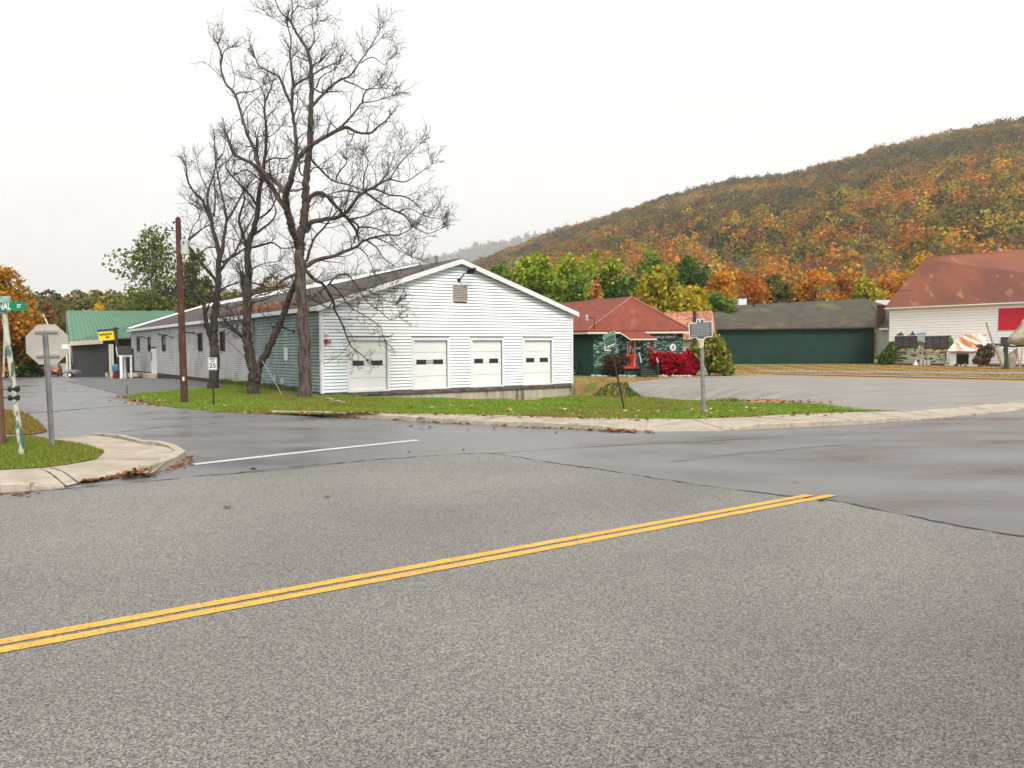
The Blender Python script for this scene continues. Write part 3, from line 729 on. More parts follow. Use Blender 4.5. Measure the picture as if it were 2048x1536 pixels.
mb = MB(); c_ = roofpt(mid, 2.2, .1); mb.tube([c_, c_ + V((0, 0, .28))], .07, 8); mb.tube([c_ + V((0, 0, .28)), c_ + V((0, 0, .34))], .12, 8); mb.build('roof_vent', MT['steel'], wh)
# roller doors
for i, d in enumerate(D):
    t0, t1, z0, z1 = d; n = 4; mb = MB(); ph = (z1 - z0) / n
    for k in range(n): mb.wbox(WF, t0 + .01, t1 - .01, z0 + k * ph + .008, z0 + (k + 1) * ph - .008, -.11, -.06)
    mb.wbox(WF, t0 + .01, t1 - .01, z0, z1, -.2, -.115)
    do = mb.build('roller_door', MT['door'], wh)
    wd = (t1 - t0)
    for fx in ((.10, .37), (.60, .88)):
        mb = MB(); za = z0 + (z1 - z0) * .51; zb = za + .17
        mb.wbox(WF, t0 + wd * fx[0], t0 + wd * fx[1], za, zb, -.062, -.054, 0); o = mb.build('window', MT['glass'], wh); sub(o, do)
        mb = MB()
        for q in ((fx[0] - .012, fx[0], za - .03, zb + .03), (fx[1], fx[1] + .012, za - .03, zb + .03)): mb.wbox(WF, t0 + wd * q[0], t0 + wd * q[1], q[2], q[3], -.062, -.05)
        mb.wbox(WF, t0 + wd * fx[0], t0 + wd * fx[1], zb, zb + .03, -.062, -.05); mb.wbox(WF, t0 + wd * fx[0], t0 + wd * fx[1], za - .03, za, -.062, -.05)
        o = mb.build('window_frame', MT['black'], wh); sub(o, do)
    if i == 1: o = text('lettering', '202', .24, MT['black_let'], WF, t0 + wd * .485, z0 + (z1 - z0) * .51 + .085, -.058, wh, .003); sub(o, do)
    fm = MB()
    fm.wbox(WF, t0 - .13, t0, 0, z1 + .13, -.12, .055); fm.wbox(WF, t1, t1 + .13, 0, z1 + .13, -.12, .055); fm.wbox(WF, t0, t1, z1, z1 + .13, -.12, .055); fm.wbox(WF, t0, t1, -.01, z0, -.2, .05, 0)
    fm.build('door_frame', MT['trim'], wh)
# dock ledge and concrete face below
mb = MB(); mb.wbox(WF, -.1, LW + .05, -.17, -.002, -.3, .12); mb.build('dock_ledge', mat('stained_timber_ledge', (.07, .055, .042), (.16, .14, .11), 3, .9, stretch=(1, 1, 3)), wh)
mb = MB()
for i in range(6): mb.wbox(WF, LW * i / 6 + (.012 if i else -.0), LW * (i + 1) / 6, -1.6, -.20, -.3, .03)
mb.build('dock_wall', MT['concrete_wall'], wh)
# gable louvre
mb = MB(); mb.wbox(WF, vt0, vt1, vz0, vz1, -.15, -.02)
k = 0; z = vz0
while z < vz1 - .03: mb.obox(WF.at(vt0, z, .04), U * (vt1 - vt0), -WF.n * .05, V((0, 0, .03)) - WF.n * .0, 0); mb.quad(WF.at(vt0, z + .03, .04), WF.at(vt1, z + .03, .04), WF.at(vt1, z + .085, -.01), WF.at(vt0, z + .085, -.01)); z += .085
for q in ((vt0 - .05, vt0, vz0 - .05, vz1 + .05), (vt1, vt1 + .05, vz0 - .05, vz1 + .05), (vt0, vt1, vz1, vz1 + .05), (vt0, vt1, vz0 - .05, vz0)): mb.wbox(WF, *q, 0, .06)
mb.build('louvre_vent', mat('weathered_louvre', (.48, .43, .36), (.30, .25, .2), 9, .8, stretch=(1, 1, 5)), wh)
# flood lamp high on the gable
t_, z_ = WF.tz(917, 560); t2, z2 = WF.tz(924, 548)
fl = thing('flood_lamp', 'dark flood lamp on a bent arm high on the white gable', 'lamp', WF.at(t_, z_, .03))
mb = MB(); mb.tube([WF.at(t_, z_, .0), WF.at(t_, z_, .08)], .09, 8); mb.tube([WF.at(t_, z_, .08), WF.at(t_ + .02, z_ + .12, .3), WF.at(t_ + .1, z_ + .3, .42)], .035, 6); mb.build('arm', MT['black'], fl)
c_ = WF.at(t_ + .22, z_ + .42, .5)
mb = MB(); mb.obox(c_ - U * .10 - V((0, 0, .12)), U * .42 + V((0, 0, .04)), WF.n * .16 + V((0, 0, .24)) + U * .06, WF.n * .07 - V((0, 0, .05))); mb.build('lamp_head', MT['black'], fl)
# gooseneck lamps on the side wall
gl0 = None
for i, (x, y) in enumerate(((189.5, 676), (301, 678.5), (347, 675), (404.5, 671.5), (589, 663))):
    if i == 0: continue
    t_, z_ = S1.tz(x, y)
    lb = ['black bracket lamp above the white side door', 'black bracket lamp just left of the brown pole', 'black bracket lamp above a window left of the speed sign tree', 'black bracket lamp on the dark blue siding between the trunks'][i - 1]
    L1 = thing('wall_lamp', lb, 'lamp', S1.at(t_, z_, 0), 'bracket lamps along the side wall')
    mb = MB(); mb.tube([S1.at(t_, z_, 0), S1.at(t_, z_, .06)], .07, 8); mb.tube([S1.at(t_, z_, .06), S1.at(t_ - .02, z_ + .1, .35), S1.at(t_ - .05, z_ + .16, .5)], .03, 6); mb.build('arm', MT['black'], L1)
    mb = MB(); mb.obox(S1.at(t_ - .16, z_ + .13, .45), S1.d * .3, S1.n * .62 + V((0, 0, .05)), V((0, 0, .08))); mb.build('lamp_head', MT['black'], L1)
# boxes on walls
def wallbox(name, label, cat, w, px, py, sx, sz, mt, dep=.09, extra=None):
    t_, z_ = w.tz(px, py); o_ = thing(name, label, cat, w.at(t_, z_, .03))
    mb = MB(); mb.wbox(w, t_ - sx / 2, t_ + sx / 2, z_ - sz / 2, z_ + sz / 2, .03, .03 + dep); mb.build('housing', mt, o_)
    mb = MB(); mb.wbox(w, t_ - sx / 2 + .02, t_ + sx / 2 - .02, z_ - sz / 2 + .02, z_ + sz / 2 - .02, .03 + dep, .04 + dep); mb.wbox(w, t_ - .02, t_ + .02, z_ - sz / 2 - .12, z_ - sz / 2, .04, .07); mb.build('cover', mt if not extra else extra, o_)
    return o_
wallbox('junction_box', 'small white box on the front corner above the red alarm', 'box', WF, 652, 667, .16, .16, MT['trim'])
o_ = wallbox('alarm_bell', 'small red alarm bell with strobe on the corner siding', 'alarm', WF, 651, 682, .16, .16, mat('alarm_red', (.42, .02, .03)))
mb = MB(); t_, z_ = WF.tz(657, 682); mb.wbox(WF, t_ - .06, t_ + .08, z_ - .07, z_ + .07, .03, .12); mb.build('strobe', MT['steel'], o_)
wallbox('notice_plate', 'white notice plate on the dark blue side wall', 'plate', S1, 573.5, 708, .46, .62, MT['trim'], .02)
wallbox('meter_box', 'small pale meter box low on the blue side wall', 'box', S1, 552.5, 755.5, .16, .26, MT['porcelain'])
wallbox('meter_box', 'pale meter box with rusty base low on the blue side wall', 'box', S1, 568.5, 762, .2, .28, MT['porcelain'], .12)
wallbox('meter_box', 'tiny grey box at the foot of the forked tree', 'box', S1, 521, 771, .2, .2, MT['porcelain'])
wallbox('hose_bib', 'tiny black tap on the pale siding right of the speed sign', 'tap', S1, 438, 734, .12, .2, MT['black'])

# ------------------------------------------------------------------ generic low buildings
def wall_sided(parent, name, w, t0, t1, z0, z1, pitch, mt, back=None, holes=(), dep=.022, gap=.018):
    def sp(a, b): return cut(t0, t1, [(h[0], h[1]) for h in holes if b > h[2] and a < h[3]])
    mb = MB(); siding(mb, w, pitch, z0, z1, sp, gap=gap, dep=dep); o = mb.build(name, mt, parent)
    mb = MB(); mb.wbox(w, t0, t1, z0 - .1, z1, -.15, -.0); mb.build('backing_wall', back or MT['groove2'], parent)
    return o
def mkwall(a, b):
    w = Wall(a, (b[0] - a[0], b[1] - a[1])); 
    if w.n.dot(C0 - w.O) < 0: w.n = -w.n
    return w
def roofplane(mb, pts, th=.12):
    pts = [V(p) for p in pts]; n = len(pts); mb.add(pts + [p - V((0, 0, th)) for p in pts], [tuple(range(n)), tuple(reversed(range(n, 2 * n)))] + [(i, n + i, n + (i + 1) % n, (i + 1) % n) for i in range(n)])
# depot
dA = G(1187, 752.5); dB = P(1366, 747, 53.0); dB.z = 0
WD = mkwall(dA, dB); LD = (dB - dA).length; zE = WD.tz(1187, 661)[1]
dep = thing('depot_building', 'small green clapboard depot with red hipped roof and a red door', 'depot', dA)
dback = V((-.53, .85, 0)).normalized(); dL = dA + dback * 14
WDL = mkwall(dL, dA); LDL = 14.0
zA = .55
wt0, wz0 = WD.tz(1211, 700); wt1, wz1 = WD.tz(1221.5, 683)
dt0, dt1 = WD.t(1254), WD.t(1271); dz0, dz1 = WD.tz(1262, 733)[1], WD.tz(1262, 682)[1]
wall_sided(dep, 'front_siding', WD, 0, LD, zA, zE, .17, MT['green_peel'], holes=[(wt0, wt1, wz0, wz1), (dt0, dt1, dz0 - .2, dz1)])
wall_sided(dep, 'side_siding', WDL, 0, LDL, zA, zE, .17, MT['green_clap'])
mb = MB(); mb.wbox(WD, 0, LD, -.2, zA, -.2, .03); mb.wbox(WDL, 0, LDL, -.2, zA, -.2, .03); mb.build('skirting', MT['green_clap'], dep)
mb = MB(); mb.wbox(WD, dt0 + .08, dt1 - .08, dz0, dz1 - .08, .0, .05); do = mb.build('door', MT['red_door'], dep)
mb = MB(); tm = (dt0 + dt1) / 2; mb.wbox(WD, tm - .12, tm + .12, dz0 + .95, dz0 + 1.4, .052, .06); sub(mb.build('notice', MT['trim'], dep), do)
mb = MB()
for q in ((dt0, dt0 + .08, dz0, dz1), (dt1 - .08, dt1, dz0, dz1), (dt0, dt1, dz1 - .08, dz1)): mb.wbox(WD, *q, -.0, .07)
mb.build('door_frame', MT['cream'], dep)
mb = MB()
for q in ((wt0 - .07, wt0, wz0 - .07, wz1 + .07), (wt1, wt1 + .07, wz0 - .07, wz1 + .07), (wt0, wt1, wz1, wz1 + .07), (wt0, wt1, wz0 - .07, wz0), ((wt0 + wt1) / 2 - .02, (wt0 + wt1) / 2 + .02, wz0, wz1)): mb.wbox(WD, *q, 0, .07)
fo = mb.build('window', MT['trim'], dep)
mb = MB(); mb.wbox(WD, wt0, wt1, wz0, wz1, .0, .01); sub(mb.build('pane', MT['glass'], dep), fo)
ov = .45
eF = [WD.at(-ov, zE, ov), WD.at(LD + ov, zE, ov)]
apex = P(1263, 595, 54.3); rb = P(1125, 607.5, 61.5); rb = apex + (rb - apex) * 1.35
eL = eF[0] + dback * 17; eR = eF[1] + dback * 17
mb = MB(); roofplane(mb, [eF[0], eF[1], apex]); roofplane(mb, [eF[0], apex, rb, eL]); roofplane(mb, [apex, eF[1], eR, rb]); mb.build('roof', MT['red_shingle'], dep)
mb = MB(); mb.tube([eF[0] + V((0, 0, .03)), apex + V((0, 0, .03))], .07, 5); mb.tube([apex + V((0, 0, .03)), eF[1] + V((0, 0, .03))], .07, 5); mb.tube([apex, rb], .07, 5); mb.build('roof_ridge', mat('ridge_shingle', (.42, .17, .12), (.33, .11, .08), 9), dep)
mb = MB(); mb.wbox(WD, -ov, LD + ov, zE - .24, zE - .10, ov - .04, ov); mb.obox(eF[0] + V((0, 0, -.24)), dback * 17, WD.d * .04, V((0, 0, .14))); mb.obox(WD.at(0, zE - .13, 0), WD.d * LD, WD.n * (ov - .05), V((0, 0, .02))); mb.build('fascia', MT['cream'], dep)
# awning
aw0, awz = WD.tz(1240, 661); 
def WDo(px, py, o):  # point on the plane parallel to the depot front at offset o
    w2 = Wall(WD.O + WD.n * o, WD.d); w2.n = WD.n; t_, z_ = w2.tz(px, py); return w2.at(t_, z_)
p1, p2, p3, p4 = WDo(1241, 663, ov + .0), WDo(1288, 663, ov + .0), WDo(1314, 677.5, 1.25), WDo(1261, 677.5, 1.25)
mb = MB(); roofplane(mb, [p4, p3, p2, p1], .07); aw = mb.build('porch_roof', MT['red_shingle'], dep)
mb = MB(); mb.tube([p1 - V((0, 0, .1)), p4 - V((0, 0, .06))], .045, 4); mb.tube([p4 - V((0, 0, .06)), p3 - V((0, 0, .06))], .05, 4); mb.tube([p3 - V((0, 0, .06)), p2 - V((0, 0, .1))], .045, 4); sub(mb.build('porch_fascia', MT['cream'], dep), aw)
for q in (p4.lerp(p3, .1), p4.lerp(p3, .85)):
    mb = MB(); mb.tube([q - V((0, 0, .1)), V((q.x, q.y, 0)) + (WD.n * -1.2) + V((0, 0, zE - 1.6))], .045, 4)
    sub(mb.build('bracket', MT['dark_wood'], dep), aw)
# sign board
mb = MB(); s0, sz0 = WD.tz(1300, 678); s1, sz1 = WD.tz(1353, 671.5); s0 = s1 - 2.3; mb.wbox(WD, s0, s1, sz0 - .02, sz1 + .04, .03, .07)
so = thing('name_board', 'black name board with white letters half hidden by the porch roof', 'sign', WD.at(s1, sz0, .03)); mb.build('board', MT['black'], so)
text('lettering', 'ELLENVILLE DEPOT', .215, MT['lettering'], WD, s1 - .07, (sz0 + sz1) / 2 + .01, .073, so, .008, sx=1.02, align='RIGHT', bold=.03)
# round sign
t_, z_ = WD.tz(1345.5, 695); mb = MB(); rs = thing('round_sign', 'round white sign with a black emblem above the red bush', 'sign', WD.at(t_, z_, .05))
mb.prism([WD.at(t_ + math.cos(a) * .21, z_ + math.sin(a) * .24, .05) for a in np.linspace(0, 6.283, 24, endpoint=False)], WD.n * .03); mb.build('disc', MT['trim'], rs)
mb = MB(); mb.prism([WD.at(t_ + x, z_ + y, .083) for x, y in ((-.13, -.14), (-.02, .02), (-.04, .1), (.03, .15), (.07, .05), (.04, 0), (.12, -.13), (.02, -.05))], WD.n * .006); mb.build('emblem', MT['black'], rs)
# small plate by the door
t_, z_ = WD.tz(1277, 696.5); mb = MB(); mb.wbox(WD, t_ - .14, t_ + .14, z_ - .07, z_ + .07, .03, .05); setp(mb.build('wall_plate', MT['trim']), 'small white plate beside the red depot door', 'plate')
# star
t_, z_ = WD.tz(1297, 698); st = []
for k in range(10):
    r_ = .42 if k % 2 == 0 else .17; a = math.pi / 2 + k * math.pi / 5; st.append((t_ + math.cos(a) * r_, z_ + math.sin(a) * r_))
mb = MB(); cf = WD.at(t_, z_, 1.16)
ptsS = [WD.at(x, y, 1.02) for x, y in st]
for k in range(10): mb.add([cf, ptsS[k], ptsS[(k + 1) % 10]], [(0, 1, 2)])
mb.poly(list(reversed(ptsS)))
mb.tube([WD.at(t_, z_ - .2, 1.0), WD.at(t_, z_ - .75, 1.0)], .03, 5); setp(mb.build('barn_star', mat('faded_red_metal', (.30, .05, .045), (.2, .05, .05), 6)), 'faded red metal star standing at the porch rail', 'star')
# porch deck, stairs and rails
dk = thing('entrance_porch', 'wooden porch with railings and green steps to the red door', 'porch', WD.at(dt1, 0, 1))
pt0, pt1 = WD.t(1252), WD.t(1316); dz = max(dz0, .6); e0, e1 = WD.t(1268), WD.t(1294)
mb = MB(); mb.wbox(WD, dt0 - .3, e1 + .9, dz - .12, dz, .04, 1.25); mb.wbox(WD, dt0 - .3, e1 + .9, 0, dz - .12, 1.05, 1.12); mb.build('deck', MT['green_clap'], dk)
nst = 4; so0, sdx = 1.25, .30
mb = MB()
for k in range(nst):
    z1_ = dz * (nst - k - .0) / (nst + 1); mb.wbox(WD, e0 + .25, e1 + .35, z1_ - .05, z1_, so0 + k * sdx - .02, so0 + (k + 1) * sdx + .02); mb.wbox(WD, e0 + .25, e1 + .35, z1_ - dz / (nst + 1), z1_ - .05, so0 + k * sdx + .02, so0 + k * sdx + .05)
mb.build('steps', mat('grey_green_tread', (.11, .14, .11), (.07, .09, .07), 5), dk)
for sT in (e0 + .2, e1 + .4):
    mb = MB(); top = WD.at(sT, dz + .95, so0 - .05); bot = WD.at(sT, .95, so0 + nst * sdx); mb.tube([WD.at(sT, 0, so0 + nst * sdx), bot], .05, 4); mb.tube([WD.at(sT, dz, so0 - .05), top], .05, 4)
    for k in range(1, 9):
        q = top.lerp(bot, k / 9); mb.tube([q, q - V((0, 0, .8))], .018, 4)
    mb.tube([top - V((0, 0, .8)), bot - V((0, 0, .8))], .025, 4); mb.build('stair_rail', MT['green_clap'], dk)
    mb = MB(); mb.tube([top, bot], .045, 4); mb.build('handrail', mat('worn_handrail', (.42, .48, .45)), dk)
mb = MB(); t_ = dt0 - .3
while t_ < e0 + .2: mb.wbox(WD, t_, t_ + .035, dz, dz + .75, 1.18, 1.22); t_ += .12
mb.wbox(WD, dt0 - .3, e0 + .2, dz + .75, dz + .82, 1.16, 1.24); mb.wbox(WD, dt0 - .3, e0 + .2, dz - .1, dz + .04, 1.16, 1.26); mb.build('porch_rail', MT['red_door'], dk)
# depot yard lamp
yl = thing('gooseneck_lamp', 'white gooseneck yard lamp at the corner of the red depot roof', 'lamp', WD.at(.02, zE, ov))
pp = [WDo(1189, 659, ov), WDo(1189, 636, ov), WDo(1181, 635, ov + .3), WDo(1176, 635, ov + .4)]
mb = MB(); mb.tube(pp, .03, 5); mb.build('arm', MT['dark_wood'], yl)
c_ = WDo(1173.5, 635, ov + .5); mb = MB(); mb.tube([c_ + V((0, 0, .2)), c_ + V((0, 0, .1)), c_, c_ - V((0, 0, .1))], [.05, .10, .13, .15], 10); mb.build('shade', MT['steel'], yl)
mb = MB(); mb.ell(c_ - V((0, 0, .16)), (.13, .13, .1), 1); mb.build('globe', MT['lamp'], yl, True)
# bushes by the depot
bush('bush', 'round rust brown bush left of the depot porch', WD.at(WD.t(1231), 0, 1.2), 1.0, 1.55, [(.12, .045, .02), (.08, .04, .02), (.17, .07, .03), (.06, .045, .02)], 5000, .10)
for k_, (px_, of_, r_, h_) in enumerate(((1318, 1.3, .95, 1.75), (1345, 1.2, 1.0, 1.65), (1371, 1.0, .95, 1.75))):
    bush('red_bush', ['crimson burning bush beside the depot steps', 'middle crimson bush in front of the depot wall', 'crimson bush at the right corner of the depot'][k_], WD.at(WD.t(px_), 0, of_), r_ * 1.05, h_, [(.52, .006, .022), (.62, .008, .025), (.40, .005, .018), (.20, .008, .018)], 5200, .10, 'crimson bushes along the depot')
bush('bush', 'tall yellow green bush with long leaves right of the depot', WD.at(WD.t(1414), 0, .8), 1.5, 3.1, [(.20, .24, .03), (.12, .17, .025), (.34, .32, .05), (.38, .26, .08)], 3800, .19)
bush('bush', 'low spreading yellow green bush at the edge of the gravel lot', WD.at(WD.t(1444), 0, .9), 1.2, 1.35, [(.22, .27, .03), (.34, .33, .04), (.13, .18, .025)], 2200, .17)
# old trunk post with vine
q = G(1388, 750); q2 = P(1389, 622, q.y); sp_ = thing('wooden_post', 'dark rough post rising above the depot corner', 'post', q)
mb = MB(); mb.tube([q, q.lerp(q2, .5) + V((.06, 0, 0)), q2], [.16, .13, .12], 7); mb.build('post', MT['dark_wood'], sp_)
mb = MB()
for k in range(26):
    c_ = q.lerp(q2, random.uniform(.55, .98)); a = random.uniform(0, 6.28); e = c_ + V((math.cos(a) * random.uniform(.3, .9), math.sin(a) * .5, random.uniform(-.6, .1))); mb.tube([c_, c_.lerp(e, .5) + V((0, 0, .1)), e], [.03, .018, .006], 4)
mb.build('bare_vine', MT['bark_far'], sp_)
# white rocks edging
for k in range(26):
    x_ = 1187 + k * 7.6 + random.uniform(-2, 2)
    if 1282 < x_ < 1312: continue
    q = G(x_, 753.5 + random.uniform(-.4, 1.2)); mb = MB(); mb.ell(q + V((0, 0, .05)), (random.uniform(.1, .22), random.uniform(.1, .16), random.uniform(.07, .13)), 1, .18)
    setp(mb.build('edging_stone', MT['rock']), 'pale rounded stone in the row edging the depot bed', 'stone', 'pale stones edging the depot bed')
# bench by depot side wall
q = WDL.at(LDL - 2.2, 0, .6); bn = thing('garden_bench', 'dark bench against the green depot side wall', 'bench', q)
mb = MB(); mb.wbox(WDL, LDL - 3, LDL - 1.5, .42, .48, .25, .7); mb.build('seat', MT['dark_wood'], bn)
mb = MB(); mb.wbox(WDL, LDL - 3, LDL - 1.5, .6, .95, .2, .25); mb.build('backrest', MT['dark_wood'], bn)
for t_ in (LDL - 2.95, LDL - 1.6):
    mb = MB(); mb.wbox(WDL, t_, t_ + .07, 0, .42, .3, .65); mb.wbox(WDL, t_, t_ + .07, .42, .95, .24, .3); mb.build('leg', MT['dark_wood'], bn)

# rusty tin shed roof behind
q0, q1 = P(1320, 690, 66), P(1425, 690, 64); q0.z = q1.z = 0; wr = mkwall(q0, q1); Lr = (q1 - q0).length
rs_ = thing('tin_roof_shed', 'low shed with orange rusted tin roof behind the depot', 'shed', q0)
wall_sided(rs_, 'wall', wr, 0, Lr, 0, 2.6, .2, MT['siding_far'])
mb = MB(); roofplane(mb, [wr.at(-.4, 2.6, .4), wr.at(Lr + .4, 2.6, .4), P(1425, 622, 70), P(1322, 626.5, 70)], .08)
for k in range(30):
    a_ = wr.at(-.4 + (Lr + .8) * k / 30, 2.62, .4); b_ = P(1322, 626.5, 70).lerp(P(1425, 622, 70), k / 30) + V((0, 0, .02)); mb.tube([a_, b_], .035, 4)
mb.build('roof', MT['orange_tin'], rs_)

# long teal building
q0, q1 = P(1400, 724, 86.7), P(1748, 724, 84); q0.z = q1.z = 0; WT = mkwall(q0, q1); LT = (q1 - q0).length
zt0 = WT.tz(1600, 655.5)[1]
tb_ = thing('long_shed', 'long windowless teal shed with mossy grey hipped roof', 'shed', q0)
wall_sided(tb_, 'siding', WT, 0, LT, 0, zt0, .16, MT['teal_wall'], gap=.012, dep=.012)
eA, eB = WT.at(-.8, zt0 + .0, .5), WT.at(LT + .9, zt0 + .02, .5); rA, rB = P(1440, 612, 93), P(1734, 597, 90)
bA, bB = eA - WT.n * 14, eB - WT.n * 14
mb = MB(); roofplane(mb, [eA, eB, rB, rA], .15); roofplane(mb, [eB, bB, rB], .15); roofplane(mb, [eA, rA, bA], .15); roofplane(mb, [rA, rB, bB, bA], .15); mb.build('roof', MT['grey_roof'], tb_)
mb = MB()
for t_ in np.arange(.5, LT, 1.2): mb.wbox(WT, t_, t_ + .09, zt0 - .22, zt0 - .15, .03, .45)
mb.build('rafter_tail', MT['dark_wood'], tb_)
for px_, py_ in ((1508, 608), (1580, 604), (1648, 600.5)):
    c_ = P(px_, py_, 91.5); mb = MB(); mb.tube([c_ - V((0, 0, .4)), c_ + V((0, 0, .1))], .13, 8); mb.tube([c_ + V((0, 0, .1)), c_ + V((0, 0, .2))], .22, 8); mb.build('roof_vent', MT['dark_wood'], tb_)
c_ = P(1483, 606, 97); cu = thing('roof_cupola', 'small white louvred cupola showing above the teal shed roof', 'cupola', c_ - V((0, 0, 3)))
mb = MB(); mb.box(c_ - V((0, 0, 1.2)), 1.0, 1.0, 3.4); mb.build('body', MT['trim'], cu)
mb = MB(); mb.tube([c_ + V((0, 0, .5)), c_ + V((0, 0, .7)), c_ + V((0, 0, 1.1))], [.62, .45, .03], 4); mb.build('cap', MT['dark_wood'], cu)
# small annex between shed and barn
q0, q1 = P(1753, 724, 83), P(1782, 724, 79); q0.z = q1.z = 0; wa = mkwall(q0, q1); La = (q1 - q0).length
an = thing('annex', 'narrow grey and white annex between the teal shed and the white barn', 'annex', q0)
wall_sided(an, 'siding', wa, 0, La, .9, wa.tz(1768, 656)[1], .17, MT['siding_far'])
mb = MB(); mb.wbox(wa, 0, La, 0, .9, -.5, -.1); mb.build('foundation', MT['dark_wood'], an)
mb = MB(); zt_ = wa.tz(1768, 654)[1]; roofplane(mb, [wa.at(-.2, zt_, .3), wa.at(La + .2, zt_, .3), P(1784, 614, 88), P(1738, 600, 92)], .12); mb.build('roof', MT['grey_roof'], an)
mb = MB(); a_ = wa.at(-.2, zt_ - .12, .32); mb.obox(a_ + wa.d * (La * .45), wa.d * (La * .6), wa.n * .04, V((0, 0, -.2))); mb.build('fascia', MT['trim'], an)
c_ = P(1762.5, 632, 82); mb = MB(); mb.box(c_, .58, .58, 2.2, 0, .4); mb.box(c_ + V((0, 0, 1.06)), .7, .7, .14, 0, .4); mb.build('chimney', MT['brick'], an)
mb = MB(); roofplane(mb, [P(1740, 612, 98), P(1800, 612, 98), P(1795, 600, 104), P(1752, 600, 104)], .1); mb.build('rear_roof', mat('pale_tin', (.42, .43, .43)), an)

# white barn
q0 = G(1779, 729.5); q1 = P(2048, 731, 69.2); q0.z = q1.z = 0
WB = mkwall(q0, q1); LB = (q1 - q0).length * 1.9; zB = WB.tz(1779, 616)[1]
bn_ = thing('barn', 'big white clapboard barn with rust red roof and a painted mural', 'barn', q0)
BW = []
def rect(px0, px1, py0, py1):
    a_, za = WB.tz(px0, py1); b_, zb = WB.tz(px1, py0); return [a_, b_, za, zb]
R1, R2, R3 = rect(1792, 1833, 695, 674.5), rect(1852.5, 1895, 695, 674.5), rect(2004, 2018, 688, 676)
for R_ in (R1, R2, R3): R_[2], R_[3] = min(R_[2], R_[3]), max(R_[2], R_[3])
RP = rect(1997.5, 2070, 659.5, 617); RP[2], RP[3] = min(RP[2], RP[3]), max(RP[2], RP[3])
RS = rect(1899, 1963, 735, 690)
wall_sided(bn_, 'siding', WB, 0, LB, .25, zB, .26, MT['white_barn'], mat('barn_backing', (.5, .5, .49)), holes=[R1, R2, R3], gap=.03, dep=.03)
mb = MB(); mb.wbox(WB, 0, LB, -.1, .25, -.3, -.08); mb.build('foundation', MT['dark_wood'], bn_)
wG = mkwall(WB.at(0, 0, 0) - WB.n * 12, WB.at(0, 0, 0)); mb = MB(); mb.prism([wG.at(0, 0), wG.at(12, 0), wG.at(12, zB), wG.at(0, zB)], -wG.n * .1); mb.build('end_wall', MT['white_barn'], bn_)
e0_, e1_ = WB.at(-.4, zB + .05, .4), WB.at(LB, zB + .05, .4); r0_ = P(1850, 515, 80); r1_ = P(2048, 498.5, 75); r1_ = r0_ + (r1_ - r0_) * 2.0
mb = MB(); roofplane(mb, [e0_, e1_, r1_, r0_], .12); roofplane(mb, [e0_, r0_, e0_ - WB.n * 13], .12); roofplane(mb, [r0_, r1_, e1_ - WB.n * 13, e0_ - WB.n * 13], .12); mb.build('roof', MT['rust_roof'], bn_)
mb = MB()
for f_ in (.33, .62): mb.tube([e0_.lerp(r0_, f_) + V((0, 0, .015)), e1_.lerp(r1_, f_) + V((0, 0, .015))], .022, 4)
mb.build('roof_seam', MT['rust_roof'], bn_)
mb = MB(); mb.wbox(WB, -.4, LB, zB - .12, zB + .0, .36, .44); mb.build('fascia', MT['trim'], bn_)
mb = MB(); mb.wbox(WB, RP[0], RP[1], RP[2], RP[3], .03, .06); mb.build('loft_panel', MT['red_panel'], bn_)
for R_, n in ((R1, 3), (R2, 3), (R3, 1)):
    mb = MB(); t0, t1, z0, z1 = R_; 
    for q in ((t0 - .08, t0, z0 - .08, z1 + .08), (t1, t1 + .08, z0 - .08, z1 + .08), (t0, t1, z1, z1 + .08), (t0, t1, z0 - .08, z0)): mb.wbox(WB, *q, -.0, .07)
    for k in range(1, n): mb.wbox(WB, t0 + (t1 - t0) * k / n - .05, t0 + (t1 - t0) * k / n + .05, z0, z1, -.0, .062)
    fo = mb.build('window', MT['dark_wood'], bn_)
    mb = MB(); mb.wbox(WB, t0, t1, z0, z1, .0, .048); sub(mb.build('pane', mat('screened_glass', (.09, .085, .085), (.06, .055, .06), 2, .4), bn_), fo)
c_ = P(1974, 583, 73.5); mb = MB(); mb.tube([c_ - V((0, 0, .45)), c_ + V((0, 0, .5))], .17, 10); mb.tube([c_ + V((0, 0, .5)), c_ + V((0, 0, .6))], .22, 10); mb.obox(c_ - V((.35, .1, .5)), (.7, 0, 0), (0, .3, .25), (0, 0, .04)); mb.build('flue', MT['steel'], bn_)
mb = MB(); mb.tube([c_ + V((.1, 0, .1)), c_ + V((.9, 0, .12))], .025, 5); mb.build('flue_brace', MT['rail'], bn_)
c_ = P(1997, 499, 76.5); mb = MB(); mb.tube([c_ - V((0, 0, .5)), c_ + V((0, 0, .3))], .13, 8); mb.tube([c_ + V((0, 0, .3)), c_ + V((0, 0, .42))], .24, 8); mb.build('roof_vent', MT['steel'], bn_)
